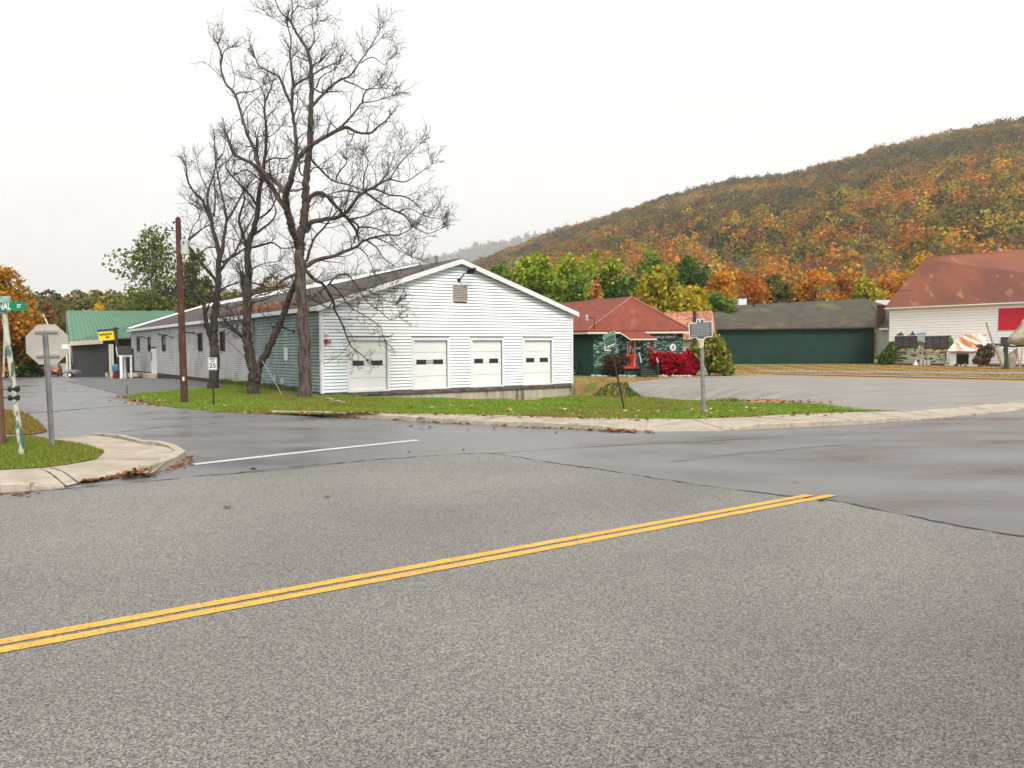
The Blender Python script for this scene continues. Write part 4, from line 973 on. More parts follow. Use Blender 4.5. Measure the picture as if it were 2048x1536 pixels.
# mural: painted shapes lying on the boards
MC = {k: mat('mural_' + k, c, tuple(x * .82 for x in c), 3, .8) for k, c in dict(cream=(.60, .60, .36), mint=(.45, .58, .46), peach=(.62, .46, .28), dark=(.03, .05, .03), pine=(.03, .08, .05), leaf=(.08, .16, .05), wash=(.40, .50, .55), brown=(.13, .11, .05), ochre=(.52, .36, .12)).items()}
mkeys = list(MC); mu = MB()
def mpt(zx, zy, o): t_, z_ = WB.tz(1776 + zx / 17.07, 650 + zy / 17.07); return WB.at(max(t_, .05), max(z_, .3), o)
def mell(cx, cy, rx, ry, rot, key, o):
    c_, s_ = math.cos(math.radians(rot)), math.sin(math.radians(rot)); pts = []
    for k in range(18):
        a = 2 * math.pi * k / 18; x = math.cos(a) * rx * (1 if math.cos(a) > 0 else 1.15); y = math.sin(a) * ry * (1 - .25 * math.cos(a)); pts.append(mpt(cx + x * c_ - y * s_, cy + x * s_ + y * c_, o))
    mu.poly(pts, mkeys.index(key))
lay = .028
for (pts, key) in (([(130, 780), (2000, 780), (2000, 1290), (500, 1290), (130, 1290)], 'brown'), ([(300, 380), (300, 330), (460, 230), (560, 370), (760, 330), (840, 200), (980, 380), (980, 800), (130, 800), (240, 560)], 'pine'),
                   ([(980, 260), (1300, 250), (1320, 560), (980, 560)], 'wash'), ([(960, 560), (1100, 520), (1300, 620), (1310, 800), (960, 800)], 'leaf'), ([(1980, 380), (2120, 330), (2230, 500), (2260, 800), (1980, 800)], 'leaf'),
                   ([(100, 760), (260, 640), (330, 820), (260, 1000), (110, 1000)], 'leaf'), ([(520, 1180), (1000, 1200), (1000, 1260), (520, 1260)], 'mint'), ([(1620, 1200), (2000, 1210), (2000, 1290), (1620, 1290)], 'mint')):
    mu.poly([mpt(x, y, lay) for x, y in pts], mkeys.index(key)); lay += .0006
PE = [(300, 860, 90, 60, 10, 'mint'), (530, 850, 100, 52, 0, 'peach'), (790, 820, 130, 42, 4, 'cream'), (760, 940, 118, 78, 5, 'mint'), (940, 940, 150, 34, 24, 'mint'), (1040, 880, 60, 95, -30, 'mint'), (1100, 770, 48, 78, 5, 'cream'), (1230, 860, 130, 36, 42, 'cream'), (1180, 900, 40, 80, -20, 'peach'), (1430, 880, 150, 72, -8, 'peach'), (1710, 910, 135, 66, -22, 'cream'), (1970, 860, 120, 52, -18, 'ochre'), (640, 1070, 150, 40, 8, 'cream'), (850, 1140, 170, 52, 4, 'cream'), (1090, 1050, 140, 30, -14, 'peach'), (1370, 1090, 84, 56, 10, 'cream'), (1230, 1050, 110, 28, 30, 'cream'), (1640, 1100, 160, 80, 22, 'mint'), (1880, 1110, 84, 86, 0, 'cream'), (1500, 960, 190, 26, 0, 'peach'), (1850, 1000, 150, 24, -5, 'cream')]
for e in PE: mell(e[0], e[1], e[2] + 16, e[3] + 15, e[4], 'dark', lay); lay += .0004; mell(*e, lay); lay += .0004
for (ph, y0_, w_m, key) in ((0.3, 1180, 34, 'mint'), (1.9, 1015, 26, 'cream'), (3.6, 1100, 30, 'cream'), (5.0, 930, 20, 'peach')):
    for gw, kk in ((11, 'dark'), (0, key)):
        up_, dn_ = [], []
        for q_ in range(25):
            zx = 560 + 1400 * q_ / 24; yc = y0_ + 52 * math.sin(ph + q_ * .52); ww = (w_m * (.45 + .55 * abs(math.sin(ph * 2 + q_ * .4)))) + gw; up_.append(mpt(zx, yc - ww, lay)); dn_.append(mpt(zx, yc + ww, lay))
        for q_ in range(24): mu.quad(up_[q_], up_[q_ + 1], dn_[q_ + 1], dn_[q_], mkeys.index(kk))
        lay += .0004
mu.build('mural', [MC[k] for k in mkeys], bn_)
# lean-to shed with rusty tin roof in front of the barn
ls = thing('lean_to_shed', 'small white lean-to with rust streaked tin roof against the barn', 'shed', WB.at(WB.t(1930), 0, 1))
so_ = 2.4
wS = Wall(WB.O + WB.n * so_, WB.d); wS.n = WB.n
t0, z0 = wS.tz(1900, 733); t1, _ = wS.tz(1951, 733); zt_ = wS.tz(1925, 703)[1]; td0, td1 = wS.t(1913), wS.t(1938)
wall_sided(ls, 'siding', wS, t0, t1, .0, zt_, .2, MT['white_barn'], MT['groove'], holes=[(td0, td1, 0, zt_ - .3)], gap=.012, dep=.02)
mb = MB(); mb.wbox(wS, td0, td1, .0, zt_ - .3, -.02, .015); mb.build('doorway', MT['glass'], ls)
mb = MB(); a_ = WB.tz(1922, 668.5); b_ = WB.tz(1973, 669); bt, bz = b_
mb.prism([wS.at(t1, 0), wS.at(t1, zt_), WB.at(bt, bz - .1, .03), WB.at(bt, 0, .03)], wS.d * -.06); mb.prism([wS.at(t0, 0), wS.at(t0, zt_), WB.at(a_[0], a_[1] - .1, .03), WB.at(a_[0], 0, .03)], wS.d * .06); mb.build('side_wall', MT['white_barn'], ls)
mb = MB(); roofplane(mb, [wS.at(t0 - .15, zt_ + .05, .25), wS.at(t1 + .15, zt_ + .05, .25), WB.at(bt, bz, .04), WB.at(a_[0], a_[1], .04)], .05); mb.build('roof', MT['rust_metal'], ls)
mb = MB(); mb.wbox(wS, t0 - .15, t1 + .15, zt_ - .06, zt_ + .0, .2, .26); mb.build('fascia', MT['dark_wood'], ls)
# bush and clutter at the barn
bush('bush', 'leafy green bush at the left end of the barn mural', WB.at(WB.t(1792), 0, 1.1), 1.0, 2.5, [(.08, .17, .03), (.05, .11, .02), (.16, .22, .04)], 3000, .16)
for k, (px_, hh, rr_) in enumerate(((1850, .55, .17), (1857.5, .5, .16), (1864, .5, .16))):
    c_ = WB.at(WB.t(px_), 0, .7); mb = MB(); mb.tube([c_, c_ + V((0, 0, hh)), c_ + V((0, 0, hh + .03))], [rr_ * .85, rr_, rr_ * 1.08], 12); setp(mb.build('paint_bucket', MT['porcelain']), ['left of three grey buckets under the mural', 'middle of three grey buckets under the mural', 'right of three grey buckets under the mural'][k], 'bucket', 'grey buckets under the mural')
c_ = WB.at(WB.t(1840), 0, .8); mb = MB(); mb.tube([c_, c_ + V((0, 0, .08)), c_ + V((0, 0, .3)), c_ + V((0, 0, .62)), c_ + V((0, 0, .68)), c_ + V((0, 0, .74))], [.3, .26, .08, .07, .24, .26], 12); setp(mb.build('bird_bath', MT['trim']), 'small white pedestal bird bath under the barn mural', 'bird bath')
for k in range(16):
    c_ = WB.at(WB.t(1918 + k * 5 + random.uniform(-2, 2)), .08, 3.2 + random.uniform(-.4, .4)); mb = MB(); mb.ell(c_, (random.uniform(.12, .3), random.uniform(.12, .25), random.uniform(.08, .2)), 1, .25)
    setp(mb.build('rubble_stone', MT['rock'] if k % 3 else MT['dark_wood']), 'loose stone in the rubble row before the lean-to', 'stone', 'loose stones before the lean-to')
bush('brush_pile', 'heap of dry brown brush against the barn wall', WB.at(WB.t(1982), 0, 1.6), 1.15, 2.1, [(.16, .10, .07), (.26, .18, .12), (.10, .07, .05)], 4000, .16, cat='brush pile')
# sail-like sculpture on a frame
SY = 62.0
def SP(zx, zy, Y=SY): return P(1928 + zx / 12.8, 640 + zy / 12.8, Y)
scp = thing('canvas_sculpture', 'tattered cream canvas sculpture like a boat hull on a dark green frame', 'sculpture', V((SP(1060, 1340).x, SY, 0)))
mb = MB(); q = SP(1070, 670); mb.obox(V((q.x - .12, SY - .1, 0)), (.26, 0, 0), (0, .2, 0), (0, 0, q.z)); q2 = SP(1536, 660); mb.obox(V((q2.x + 2.2, SY - .1, 0)), (.2, 0, 0), (0, .2, 0), (0, 0, q2.z)); mb.build('post', mat('dark_green_paint', (.015, .05, .04)), scp)
mb = MB(); mb.tube([SP(760, 618), SP(1250, 680), SP(1536, 660), SP(1536, 660) + V((2.5, 0, -.05))], .07, 4); mb.build('beam', MT['black'], scp)
def sheet(outline, name, Y0, belly, mt):
    pts = [SP(x, y, Y0) for x, y in outline]; c_ = sum(pts, V()) / len(pts); c_.y -= belly
    mb = MB(); n = len(pts); rings = [pts]
    for f in (.35, .7): rings.append([p.lerp(c_, f) + V((0, -belly * math.sin(f * 2), 0)) for p in pts])
    vs = sum(rings, []) + [c_]; fs = []
    for r_ in range(2):
        for i in range(n): fs.append((r_ * n + i, r_ * n + (i + 1) % n, (r_ + 1) * n + (i + 1) % n, (r_ + 1) * n + i))
    for i in range(n): fs.append((2 * n + i, 2 * n + (i + 1) % n, 3 * n))
    mb.add(vs, fs); o = mb.build(name, mt, scp, True); md = o.modifiers.new('thick', 'SOLIDIFY'); md.thickness = .03; return o
sheet([(1120, 610), (1115, 540), (1150, 440), (1230, 360), (1320, 260), (1440, 130), (1500, 0), (1640, -60), (1760, 200), (1760, 640), (1400, 650)], 'hull_canvas', SY, .5, MT['tan_cloth'])
sheet([(770, 640), (1030, 760), (1080, 1000), (1020, 1330), (960, 1230), (880, 1000), (800, 800)], 'hanging_canvas', SY + .15, .12, MT['tan_cloth'])
sheet([(1110, 880), (1360, 720), (1370, 900), (1310, 1180), (1240, 1310), (1110, 1320)], 'hanging_canvas', SY + .3, .12, mat('grey_tan_canvas', (.33, .30, .23), (.25, .22, .17), 2))
mb = MB(); mb.tube([SP(570, 60), SP(760, 660)], .09, 6); mb.tube([SP(1360, 700), SP(1440, 1350)], .05, 5); mb.tube([SP(1500, 700), SP(1430, 1360)], .05, 5); mb.build('leaning_spar', MT['tan_cloth'], scp)
# ------------------------------------------------------------------ green roofed building at the end of the side street
q0, q1 = P(143, 752, 72), P(222, 745, 76); q0.z, q1.z = H(*xy(q0)), 0
WGb = mkwall(q0, q1); LG = (q1 - q0).length; zg = WGb.tz(143, 682)[1]
gb = thing('green_roofed_shop', 'dark grey building with steep green metal roof at the end of the street', 'building', q0)
mb = MB(); mb.wbox(WGb, 0, LG, -.8, zg, -.2, 0); mb.build('wall', MT['dark_wall'], gb)
mb = MB(); mb.wbox(WGb, LG, LG + 9, -.8, zg - .2, -2.4, -2.2); mb.build('wall', MT['dark_wall'], gb)
eL_, eR_ = P(139, 681, 71.6), P(262, 674, 77.5); rL_, rR_ = P(133, 621, 77), P(345, 622.5, 84)
mb = MB(); roofplane(mb, [eL_, eR_, eR_ + V((8, .5, 0)), rR_, rL_], .12); roofplane(mb, [rL_, rR_, rR_ + V((0, 6, -4)), rL_ + V((0, 6, -4))], .1)
mb.build('roof', MT['green_metal_roof'], gb)
mb = MB()
for k in range(34):
    f_ = k / 33; mb.tube([eL_.lerp(eR_ + V((8, .5, 0)), f_) + V((0, 0, .02)), rL_.lerp(rR_, f_) + V((0, 0, .02))], .03, 4)
mb.build('roof_seam', MT['green_metal_roof'], gb)
mb = MB(); mb.obox(eL_ + V((0, -.02, -.48)), (eR_ - eL_) * .52, (0, .04, 0), (0, 0, .42)); mb.build('fascia', MT['cream'], gb)
mb = MB(); mb.prism([P(131.5, 624, 77), eL_ + V((-.2, 0, -.1)), P(133, 684, 74)], (0, .15, 0)); mb.prism([eL_ + V((-.6, .3, -.2)), eL_ + V((0, .3, -.2)), V((q0.x, q0.y + .3, -.8)), V((q0.x - .3, q0.y + .3, -.8))], (0, .1, 0)); mb.build('gable_end', mat('grey_gable', (.30, .31, .31), (.2, .2, .2), 3), gb)
mb = MB()
for x_ in (134.5, 140.5): c_ = P(x_, 742, 71.2); mb.tube([V((c_.x, c_.y, -.8)), V((c_.x, c_.y, zg - .3))], .08, 6)
for x_ in (221, 226): c_ = P(x_, 742, 75.2); mb.tube([V((c_.x, c_.y, -.3)), V((c_.x, c_.y, zg - .3))], .11, 6)
mb.build('column', MT['cream'], gb)
c_ = P(132.5, 660, 76.4); mb = MB(); mb.box(c_, .3, .1, 1.2); mb.build('gable_vent', MT['black'], gb)
# second darker green slope joining the warehouse
g2 = thing('rear_green_roofed_wing', 'darker green roofed wing tucked behind the warehouse end', 'building', P(262, 748, 79))
mb = MB(); roofplane(mb, [P(232, 662, 79), P(262, 676, 79), P(345, 640, 82), P(345, 622, 86), P(305, 620, 86)], .1); mb.build('roof', mat('dark_green_metal', (.045, .14, .095), (.035, .12, .08), .6, .5), g2)
mb = MB(); a_ = P(228, 690, 79.3); b_ = P(262, 690, 79.3); mb.prism([V((a_.x, a_.y, -.5)), V((b_.x, b_.y, -.5)), V((b_.x, b_.y, 3.2)), V((a_.x, a_.y, 3.2))], (0, .2, 0)); mb.build('wall', mat('brown_grey_wall', (.14, .12, .11)), g2)
# bargain bin sign
sg = thing('hanging_shop_sign', 'yellow shop sign hanging from a dark post by the warehouse end', 'sign', P(234, 738, 66) * 1)
pz = P(231, 655, 66); mb = MB(); mb.tube([V((P(238, 738, 66).x, 66, 0)), pz], .14, 6); mb.build('post', MT['dark_wood'], sg)
mb = MB(); mb.tube([P(195, 661.5, 66), P(237, 657.5, 66)], .07, 5); mb.tube([P(199, 661, 66), P(199, 664, 66)], .02, 4); mb.tube([P(226, 658, 66), P(226, 664, 66)], .02, 4); mb.build('bracket', MT['black'], sg)
c4 = [P(198, 682, 65.9), P(229, 679.5, 65.9), P(226, 662.5, 65.9), P(196.5, 664.5, 65.9)]
mb = MB(); mb.prism(c4, (0, .08, 0)); mb.build('panel', MT['yellow_sign'], sg)
wsg = Wall(P(198, 680, 65.88), (1, 0)); wsg.n = V((0, -1, 0))
for s_, px_, py_, sz_ in (('BARGAIN', 211.5, 668.5, .235), ('BIN', 215.5, 674.3, .20)):
    t_, z_ = wsg.tz(px_, py_); text('lettering', s_, sz_, MT['black_let'], wsg, t_, z_, .012, sg, .006, rot=.08, sx=1.05)
# small covered entrance at the warehouse end
en = thing('entrance_canopy', 'small white posted entrance canopy with black shingle roof', 'canopy', G(250, 751))
fz = [P(235.5, 708.5, 62.5), P(264, 708.5, 64.5), P(260, 692, 67), P(232.5, 692, 65)]
mb = MB(); roofplane(mb, fz, .08); mb.build('roof', mat('black_shingle', (.03, .027, .025), rough=.9), en)
mb = MB(); mb.obox(fz[0] - V((0, .03, .22)), fz[1] - fz[0], (0, .05, 0), (0, 0, .16)); mb.tube([fz[0] - V((0, 0, .1)), fz[3] - V((0, 0, .1))], .05, 4); mb.build('fascia', MT['trim'], en)
for x_, Y_, w_ in ((241, 62.6, .11), (243.8, 62.6, .11), (249.5, 64.2, .14), (262, 64.3, .12)):
    c_ = P(x_, 745, Y_); mb = MB(); mb.obox(V((c_.x - w_ / 2, c_.y, H(c_.x, c_.y))), (w_, 0, 0), (0, w_, 0), (0, 0, fz[0].z - .1 - H(c_.x, c_.y))); mb.build('post', MT['trim'], en)
mb = MB(); c_ = P(256, 740, 66.5); mb.obox(V((c_.x - .5, c_.y, -.2)), (1.0, 0, 0), (0, .1, 0), (0, 0, 2.3)); mb.build('doorway', MT['glass'], en)
mb = MB(); c_ = P(255, 747, 64.5); mb.obox(V((c_.x - .9, c_.y, -.2)), (1.7, 0, 0), (0, 1.5, 0), (0, 0, .3)); mb.build('step', MT['concrete_wall'], en)
c_ = P(232.3, 748, 64); c_.z = H(*xy(c_)); bb = thing('painted_barrel', 'blue barrel standing on a maroon stand at the canopy', 'barrel', c_)
mb = MB(); mb.tube([c_, c_ + V((0, 0, .25)), c_ + V((0, 0, .5)), c_ + V((0, 0, .55))], [.22, .24, .24, .1], 10); mb.build('stand', MT['maroon'], bb)
mb = MB(); mb.tube([c_ + V((0, 0, .5)), c_ + V((0, 0, .7)), c_ + V((0, 0, .95)), c_ + V((0, 0, 1.15)), c_ + V((0, 0, 1.17))], [.25, .29, .29, .25, .1], 12); mb.build('drum', MT['blue'], bb, True)
for k, (x_, mt_, r_) in enumerate(((213.5, MT['porcelain'], .16), (219, mat('terracotta', (.35, .09, .05)), .17), (222.5, MT['cream'], .16))):
    c_ = P(x_, 745, 74); c_.z = H(*xy(c_)); mb = MB(); mb.tube([c_, c_ + V((0, 0, .35)), c_ + V((0, 0, .4))], [r_ * .7, r_, r_ * 1.15], 10); setp(mb.build('flower_pot', mt_), ['grey pot, leftmost by the shop corner columns', 'terracotta pot in front of the shop corner columns', 'cream pot touching the shop corner columns'][k], 'pot', 'pots by the shop corner')

# ------------------------------------------------------------------ car and trailer
def car(base, yaw):
    t = thing('parked_car', 'orange red hatchback parked at the end of the street', 'car', base)
    Mx = Matrix.Translation(base) @ Matrix.Rotation(yaw, 4, 'Z')
    def pt(x, y, z): return Mx @ V((x, y, z))
    # sections along length y: (y, half width, z bottom, z belt, roof half width, z roof)
    S_ = [(-2.05, .74, .32, .62, .62, .66), (-1.95, .80, .24, .72, .66, .76), (-1.0, .83, .22, .84, .70, .88), (-.55, .83, .22, .88, .60, 1.22), (-.05, .83, .22, .90, .58, 1.38), (.9, .83, .22, .90, .58, 1.36), (1.5, .82, .24, .90, .62, 1.02), (1.9, .80, .28, .86, .66, .92), (2.0, .74, .34, .74, .60, .80)]
    mb = MB(); n = 8; vs = []
    for y, w, zb, zl, rw, zr in S_: vs += [pt(-w, y, zb), pt(-w * 1.02, y, (zb + zl) / 2), pt(-w, y, zl), pt(-rw, y, zr), pt(rw, y, zr), pt(w, y, zl), pt(w * 1.02, y, (zb + zl) / 2), pt(w, y, zb)]
    fs = []
    for i in range(len(S_) - 1):
        for k in range(n): fs.append((i * n + k, i * n + (k + 1) % n, (i + 1) * n + (k + 1) % n, (i + 1) * n + k))
    fs += [tuple(range(n)), tuple(reversed(range((len(S_) - 1) * n, len(S_) * n)))]
    mb.add(vs, fs); mb.build('body', MT['car'], t)
    g = .012
    for nm, q in (('windshield', [(-.66, -1.0 - g, .90), (.66, -1.0 - g, .90), (.56, -.52, 1.26), (-.56, -.52, 1.26)]), ('rear_window', [(-.58, 1.48 + g, 1.04), (.58, 1.48 + g, 1.04), (.54, 1.0, 1.33), (-.54, 1.0, 1.33)])):
        mb = MB(); mb.prism([pt(*p) for p in q], (0, 0, g)); mb.build(nm, MT['car_glass'], t)
    for sx in (-1, 1):
        mb = MB(); mb.prism([pt(sx * .83, -.8, .91), pt(sx * .83, 1.35, .93), pt(sx * .63, .9, 1.3), pt(sx * .64, -.3, 1.3)], pt(sx * .012, 0, .01) - pt(0, 0, 0)); mb.build('side_window', MT['car_glass'], t)
        mb = MB(); mb.prism([pt(sx * .45, -2.06, .55), pt(sx * .72, -2.03, .55), pt(sx * .72, -2.0, .70), pt(sx * .45, -2.04, .70)], pt(0, -.03, 0) - pt(0, 0, 0)); mb.build('headlight', MT['lamp'], t)
        for y in (-1.3, 1.25):
            mb = MB(); mb.tube([pt(sx * .66, y, .31), pt(sx * .85, y, .31)], .31, 16); w_ = mb.build('wheel', MT['wheel'], t)
            mb = MB(); mb.tube([pt(sx * .84, y, .31), pt(sx * .862, y, .31)], .18, 12); sub(mb.build('rim', MT['steel'], t), w_)
    mb = MB(); mb.obox(pt(-.7, -2.1, .3), pt(1.4, 0, 0) - pt(0, 0, 0), (0, .08, 0), (0, 0, .2)); mb.build('bumper', MT['black'], t)
    mb = MB(); mb.obox(pt(-.25, -2.12, .36), pt(.5, 0, 0) - pt(0, 0, 0), (0, .02, 0), (0, 0, .12)); mb.build('number_plate', MT['trim'], t)
c_ = P(103, 752, 80); c_.z = H(*xy(c_)); car(c_, math.radians(24))
c_ = P(141.5, 750, 69.5); c_.z = H(*xy(c_)); tr = thing('utility_trailer', 'small grey trailer with one visible wheel beside the dark wall', 'trailer', c_)
mb = MB(); mb.prism([c_ + V(p) for p in ((-.75, 0, .42), (.38, 0, .36), (.38, 0, .58), (-.1, 0, .70), (-.5, 0, .6))], (0, 1.0, 0)); mb.build('body', MT['steel'], tr)
mb = MB(); mb.tube([c_ + V((-.7, .5, .42)), c_ + V((-1.25, .5, .34))], .05, 5); mb.build('tongue', MT['black'], tr)
mb = MB(); mb.tube([c_ + V((0, -.18, .25)), c_ + V((0, .02, .25))], .25, 16); w_ = mb.build('wheel', MT['wheel'], tr)
mb = MB(); mb.tube([c_ + V((0, -.2, .25)), c_ + V((0, -.17, .25))], .14, 12); sub(mb.build('rim', MT['trim'], tr), w_)
# clutter behind the car
for k, (x_, Y_, s_, mt_, lb) in enumerate(((75, 88, (1.6, 1.2, 1.1), MT['dark_wall'], 'dark covered crate left of the orange car'), (84, 90, (.5, .5, 2.6), MT['porcelain'], 'pale slim cabinet behind the orange car'), (126, 84, (1.0, .6, 1.4), MT['porcelain'], 'pale box standing right of the orange car'))):
    c_ = P(x_, 740, Y_); c_.z = H(*xy(c_)) + s_[2] / 2; o_ = thing('storage_crate', lb, 'crate', c_); mb = MB(); mb.box(c_, *s_); mb.build('body', mt_, o_); mb = MB(); mb.box(c_ + V((0, 0, s_[2] / 2 + .04)), s_[0] + .1, s_[1] + .1, .08); mb.build('lid', MT['dark_wood'], o_)

# ------------------------------------------------------------------ poles and signs
# utility pole with transformer
q = G(369, 806); up = thing('utility_pole', 'leaning brown utility pole with grey transformer near the top', 'utility pole', q)
Yp = q.y; tp = P(356, 437, Yp)
mb = MB(); mb.tube([q - V((0, 0, .3)), q.lerp(tp, .33), q.lerp(tp, .66), tp, P(356, 433, Yp)], [.135, .125, .11, .095, .02], 12); mb.build('pole', MT['wood_pole'], up)
mb = MB(); c_ = P(369.5, 495, Yp - .05); mb.tube([c_ - V((0, 0, .27)), c_ - V((0, 0, .25)), c_ + V((0, 0, .25)), c_ + V((0, 0, .28)), c_ + V((0, 0, .31))], [.12, .135, .135, .12, .03], 16); tf = mb.build('transformer', MT['porcelain'], up)
mb = MB(); mb.tube([c_ + V((.02, -.02, .3)), c_ + V((.02, -.02, .42))], [.03, .02], 6); mb.tube([c_ + V((-.05, 0, .3)), c_ + V((-.05, 0, .38))], [.025, .015], 6); mb.obox(c_ + V((.01, -.14, .1)), (.03, 0, 0), (0, -.02, 0), (0, 0, .12)); sub(mb.build('bushing', MT['black'], up), tf)
mb = MB(); mb.obox(c_ + V((-.2, -.02, .12)), (.12, 0, 0), (0, .05, 0), (0, 0, .05)); mb.obox(c_ + V((-.2, -.02, -.16)), (.12, 0, 0), (0, .05, 0), (0, 0, .05)); mb.build('mount', MT['steel'], up)
mb = MB(); mb.tube([P(352, 462, Yp), P(332, 460, Yp - .1)], .018, 5); mb.tube([P(352, 443, Yp), P(347, 445, Yp)], .02, 5); mb.build('crossarm', MT['black'], up)
for x_, y_ in ((333, 456), (344.5, 456), (347, 444.5), (339, 468)):
    mb = MB(); c_ = P(x_, y_, Yp - .05); mb.tube([c_ - V((0, 0, .07)), c_ - V((0, 0, .03)), c_ + V((0, 0, .02)), c_ + V((0, 0, .04))], [.012, .035, .035, .012], 8); mb.build('insulator', MT['black'], up)
mb = MB(); c_ = P(367, 758, Yp - .15); mb.obox(c_ - V((.035, 0, .07)), (.07, 0, 0), (0, -.01, 0), (0, 0, .15)); mb.build('tag', MT['trim'], up)
def wire(L_, w=.010, label=None):
    mb = MB(); mb.tube(L_, w, 4, caps=False); return mb
wr_ = thing('overhead_wires', 'sagging black wires running from the brown utility pole toward the leafy tree', 'wires', P(333, 459, Yp))
for a_, b_, sg_ in (((332, 460, Yp), (254, 546, 85), 1.0), ((339, 468, Yp), (262, 540, 85), .8), ((330, 452, Yp), (322, 446, Yp + 3), 0), ((344, 455, Yp), (330, 444, Yp + 3), 0), ((358, 447, Yp), (372, 466, Yp + .1), .02), ((330, 458, Yp), (352, 540, Yp + 16), .4), ((352, 545, Yp + 16), (253, 520, 85), 1.2)):
    a_, b_ = P(*a_), P(*b_); L_ = [a_.lerp(b_, k / 12) - V((0, 0, sg_ * 4 * (k / 12) * (1 - k / 12))) for k in range(13)]
    wire(L_, .012).build('wire', MT['black'], wr_)
# guy wires near the forked tree
mb = MB(); mb.tube([P(437, 663, 33), P(497, 722, 36)], .012, 4, caps=False); setp(mb.build('guy_wire', MT['black']), 'thin slanting wire in front of the pale siding', 'wire')
for k, (a_, b_) in enumerate((((524, 721), (565, 791)), ((515, 743), (543, 786)))):
    e_ = G(*b_); mb = MB(); mb.tube([P(a_[0], a_[1], 33.6), e_], .017, 6); setp(mb.build('guy_guard', mat('pale_guard', (.33, .33, .30))), ['longer pale guard rod leaning on the forked tree', 'shorter pale guard rod leaning on the forked tree'][k], 'rod', 'pale guard rods at the forked tree')
# speed limit sign
q = G(427, 811); sp = thing('speed_limit_sign', 'white speed limit sign on a thin dark post in the lawn', 'sign', q); Ys = q.y
mb = MB(); mb.obox(q + V((-.03, 0, -.1)), (.055, 0, 0), (0, .04, 0), (0, 0, P(427, 716, Ys).z + .1)); mb.build('post', MT['dark_wood'], sp)
w_ = Wall(V((0, Ys - .03, 0)), V((1, 0, 0))); w_.n = V((0, -1, 0))
t0, z0 = w_.tz(416.5, 740); t1, z1 = w_.tz(434, 715)
mb = MB(); mb.wbox(w_, t0, t1, z0, z1, 0, .01); mb.build('panel', MT['trim'], sp)
mb = MB()
for a_ in ((t0 + .012, t1 - .012, z0 + .012, z0 + .02), (t0 + .012, t1 - .012, z1 - .02, z1 - .012), (t0 + .012, t0 + .02, z0 + .02, z1 - .02), (t1 - .02, t1 - .012, z0 + .02, z1 - .02)): mb.wbox(w_, *a_, .0105, .014)
mb.build('border', MT['black_let'], sp)
tc = (t0 + t1) / 2; hh = z1 - z0
text('lettering', 'SPEED', hh * .18, MT['black_let'], w_, tc, z0 + hh * .86, .012, sp, .002); text('lettering', 'LIMIT', hh * .18, MT['black_let'], w_, tc, z0 + hh * .68, .012, sp, .002)
text('lettering', '25', hh * .50, MT['black_let'], w_, tc, z0 + hh * .34, .012, sp, .002, sx=1.1)
# stop sign seen from behind
q = G(107, 898, SZ); st = thing('stop_sign', 'back of an octagonal stop sign on a steel post at the left corner', 'sign', q); Yq = q.y
w_ = Wall(V((0, Yq, 0)), V((1, -.06, 0))); w_.n = V((-.06, -1, 0)).normalized()
ct, cz = w_.tz(92.5, 689); R_ = .435
ptp = P(92, 666, Yq)
dirp = (ptp - q).normalized(); sxp = V((1, 0, 0))
mb = MB()
for o0, o1, y0, y1 in ((-.045, -.035, -.02, .02), (-.035, -.012, .01, .02), (.035, .045, -.02, .02), (.012, .035, .01, .02), (-.012, .012, .012, .03)):
    mb.obox(q + V((o0, y0 - .03, -.1)), ptp - q + V((0, 0, .1)), V((o1 - o0, 0, 0)), V((0, y1 - y0, 0)))
mb.build('post', MT['steel'], st)
Rz = R_ / math.cos(math.pi / 8); Sx = 1.0
oc = [w_.at(ct + math.cos(math.pi / 8 + k * math.pi / 4) * Rz * Sx, cz + math.sin(math.pi / 8 + k * math.pi / 4) * Rz * .9, 0) + V((0, .03, 0)) for k in range(8)]
mb = MB(); mb.prism(oc, w_.n * -.006); mb.build('panel', MT['sign_back'], st)
for zz in (.26, -.21):
    mb = MB(); tcx = ct + (.015 if zz < 0 else 0); mb.wbox(w_, tcx - .235, tcx + .235, cz + zz - .022, cz + zz + .022, -.028, -.002); mb.wbox(w_, tcx - .235, tcx + .235, cz + zz + .012, cz + zz + .022, -.002, .022); mb.wbox(w_, tcx - .235, tcx + .235, cz + zz - .022, cz + zz - .014, -.002, .012); mb.build('brace', mat('pale_brace', (.60, .57, .51)), st)
mb = MB(); mb.wbox(w_, ct + .30, ct + .43, cz - .09, cz - .0, -.028, -.022); mb.build('sticker', MT['trim'], st)
for zz in (.26, -.21, -.6, -1.0, -1.4):
    mb = MB(); c_ = w_.at(ct + .014 * (1 - zz), cz + zz, .05); mb.tube([c_, c_ + w_.n * .012], .012, 6); mb.build('bolt', MT['black'], st)
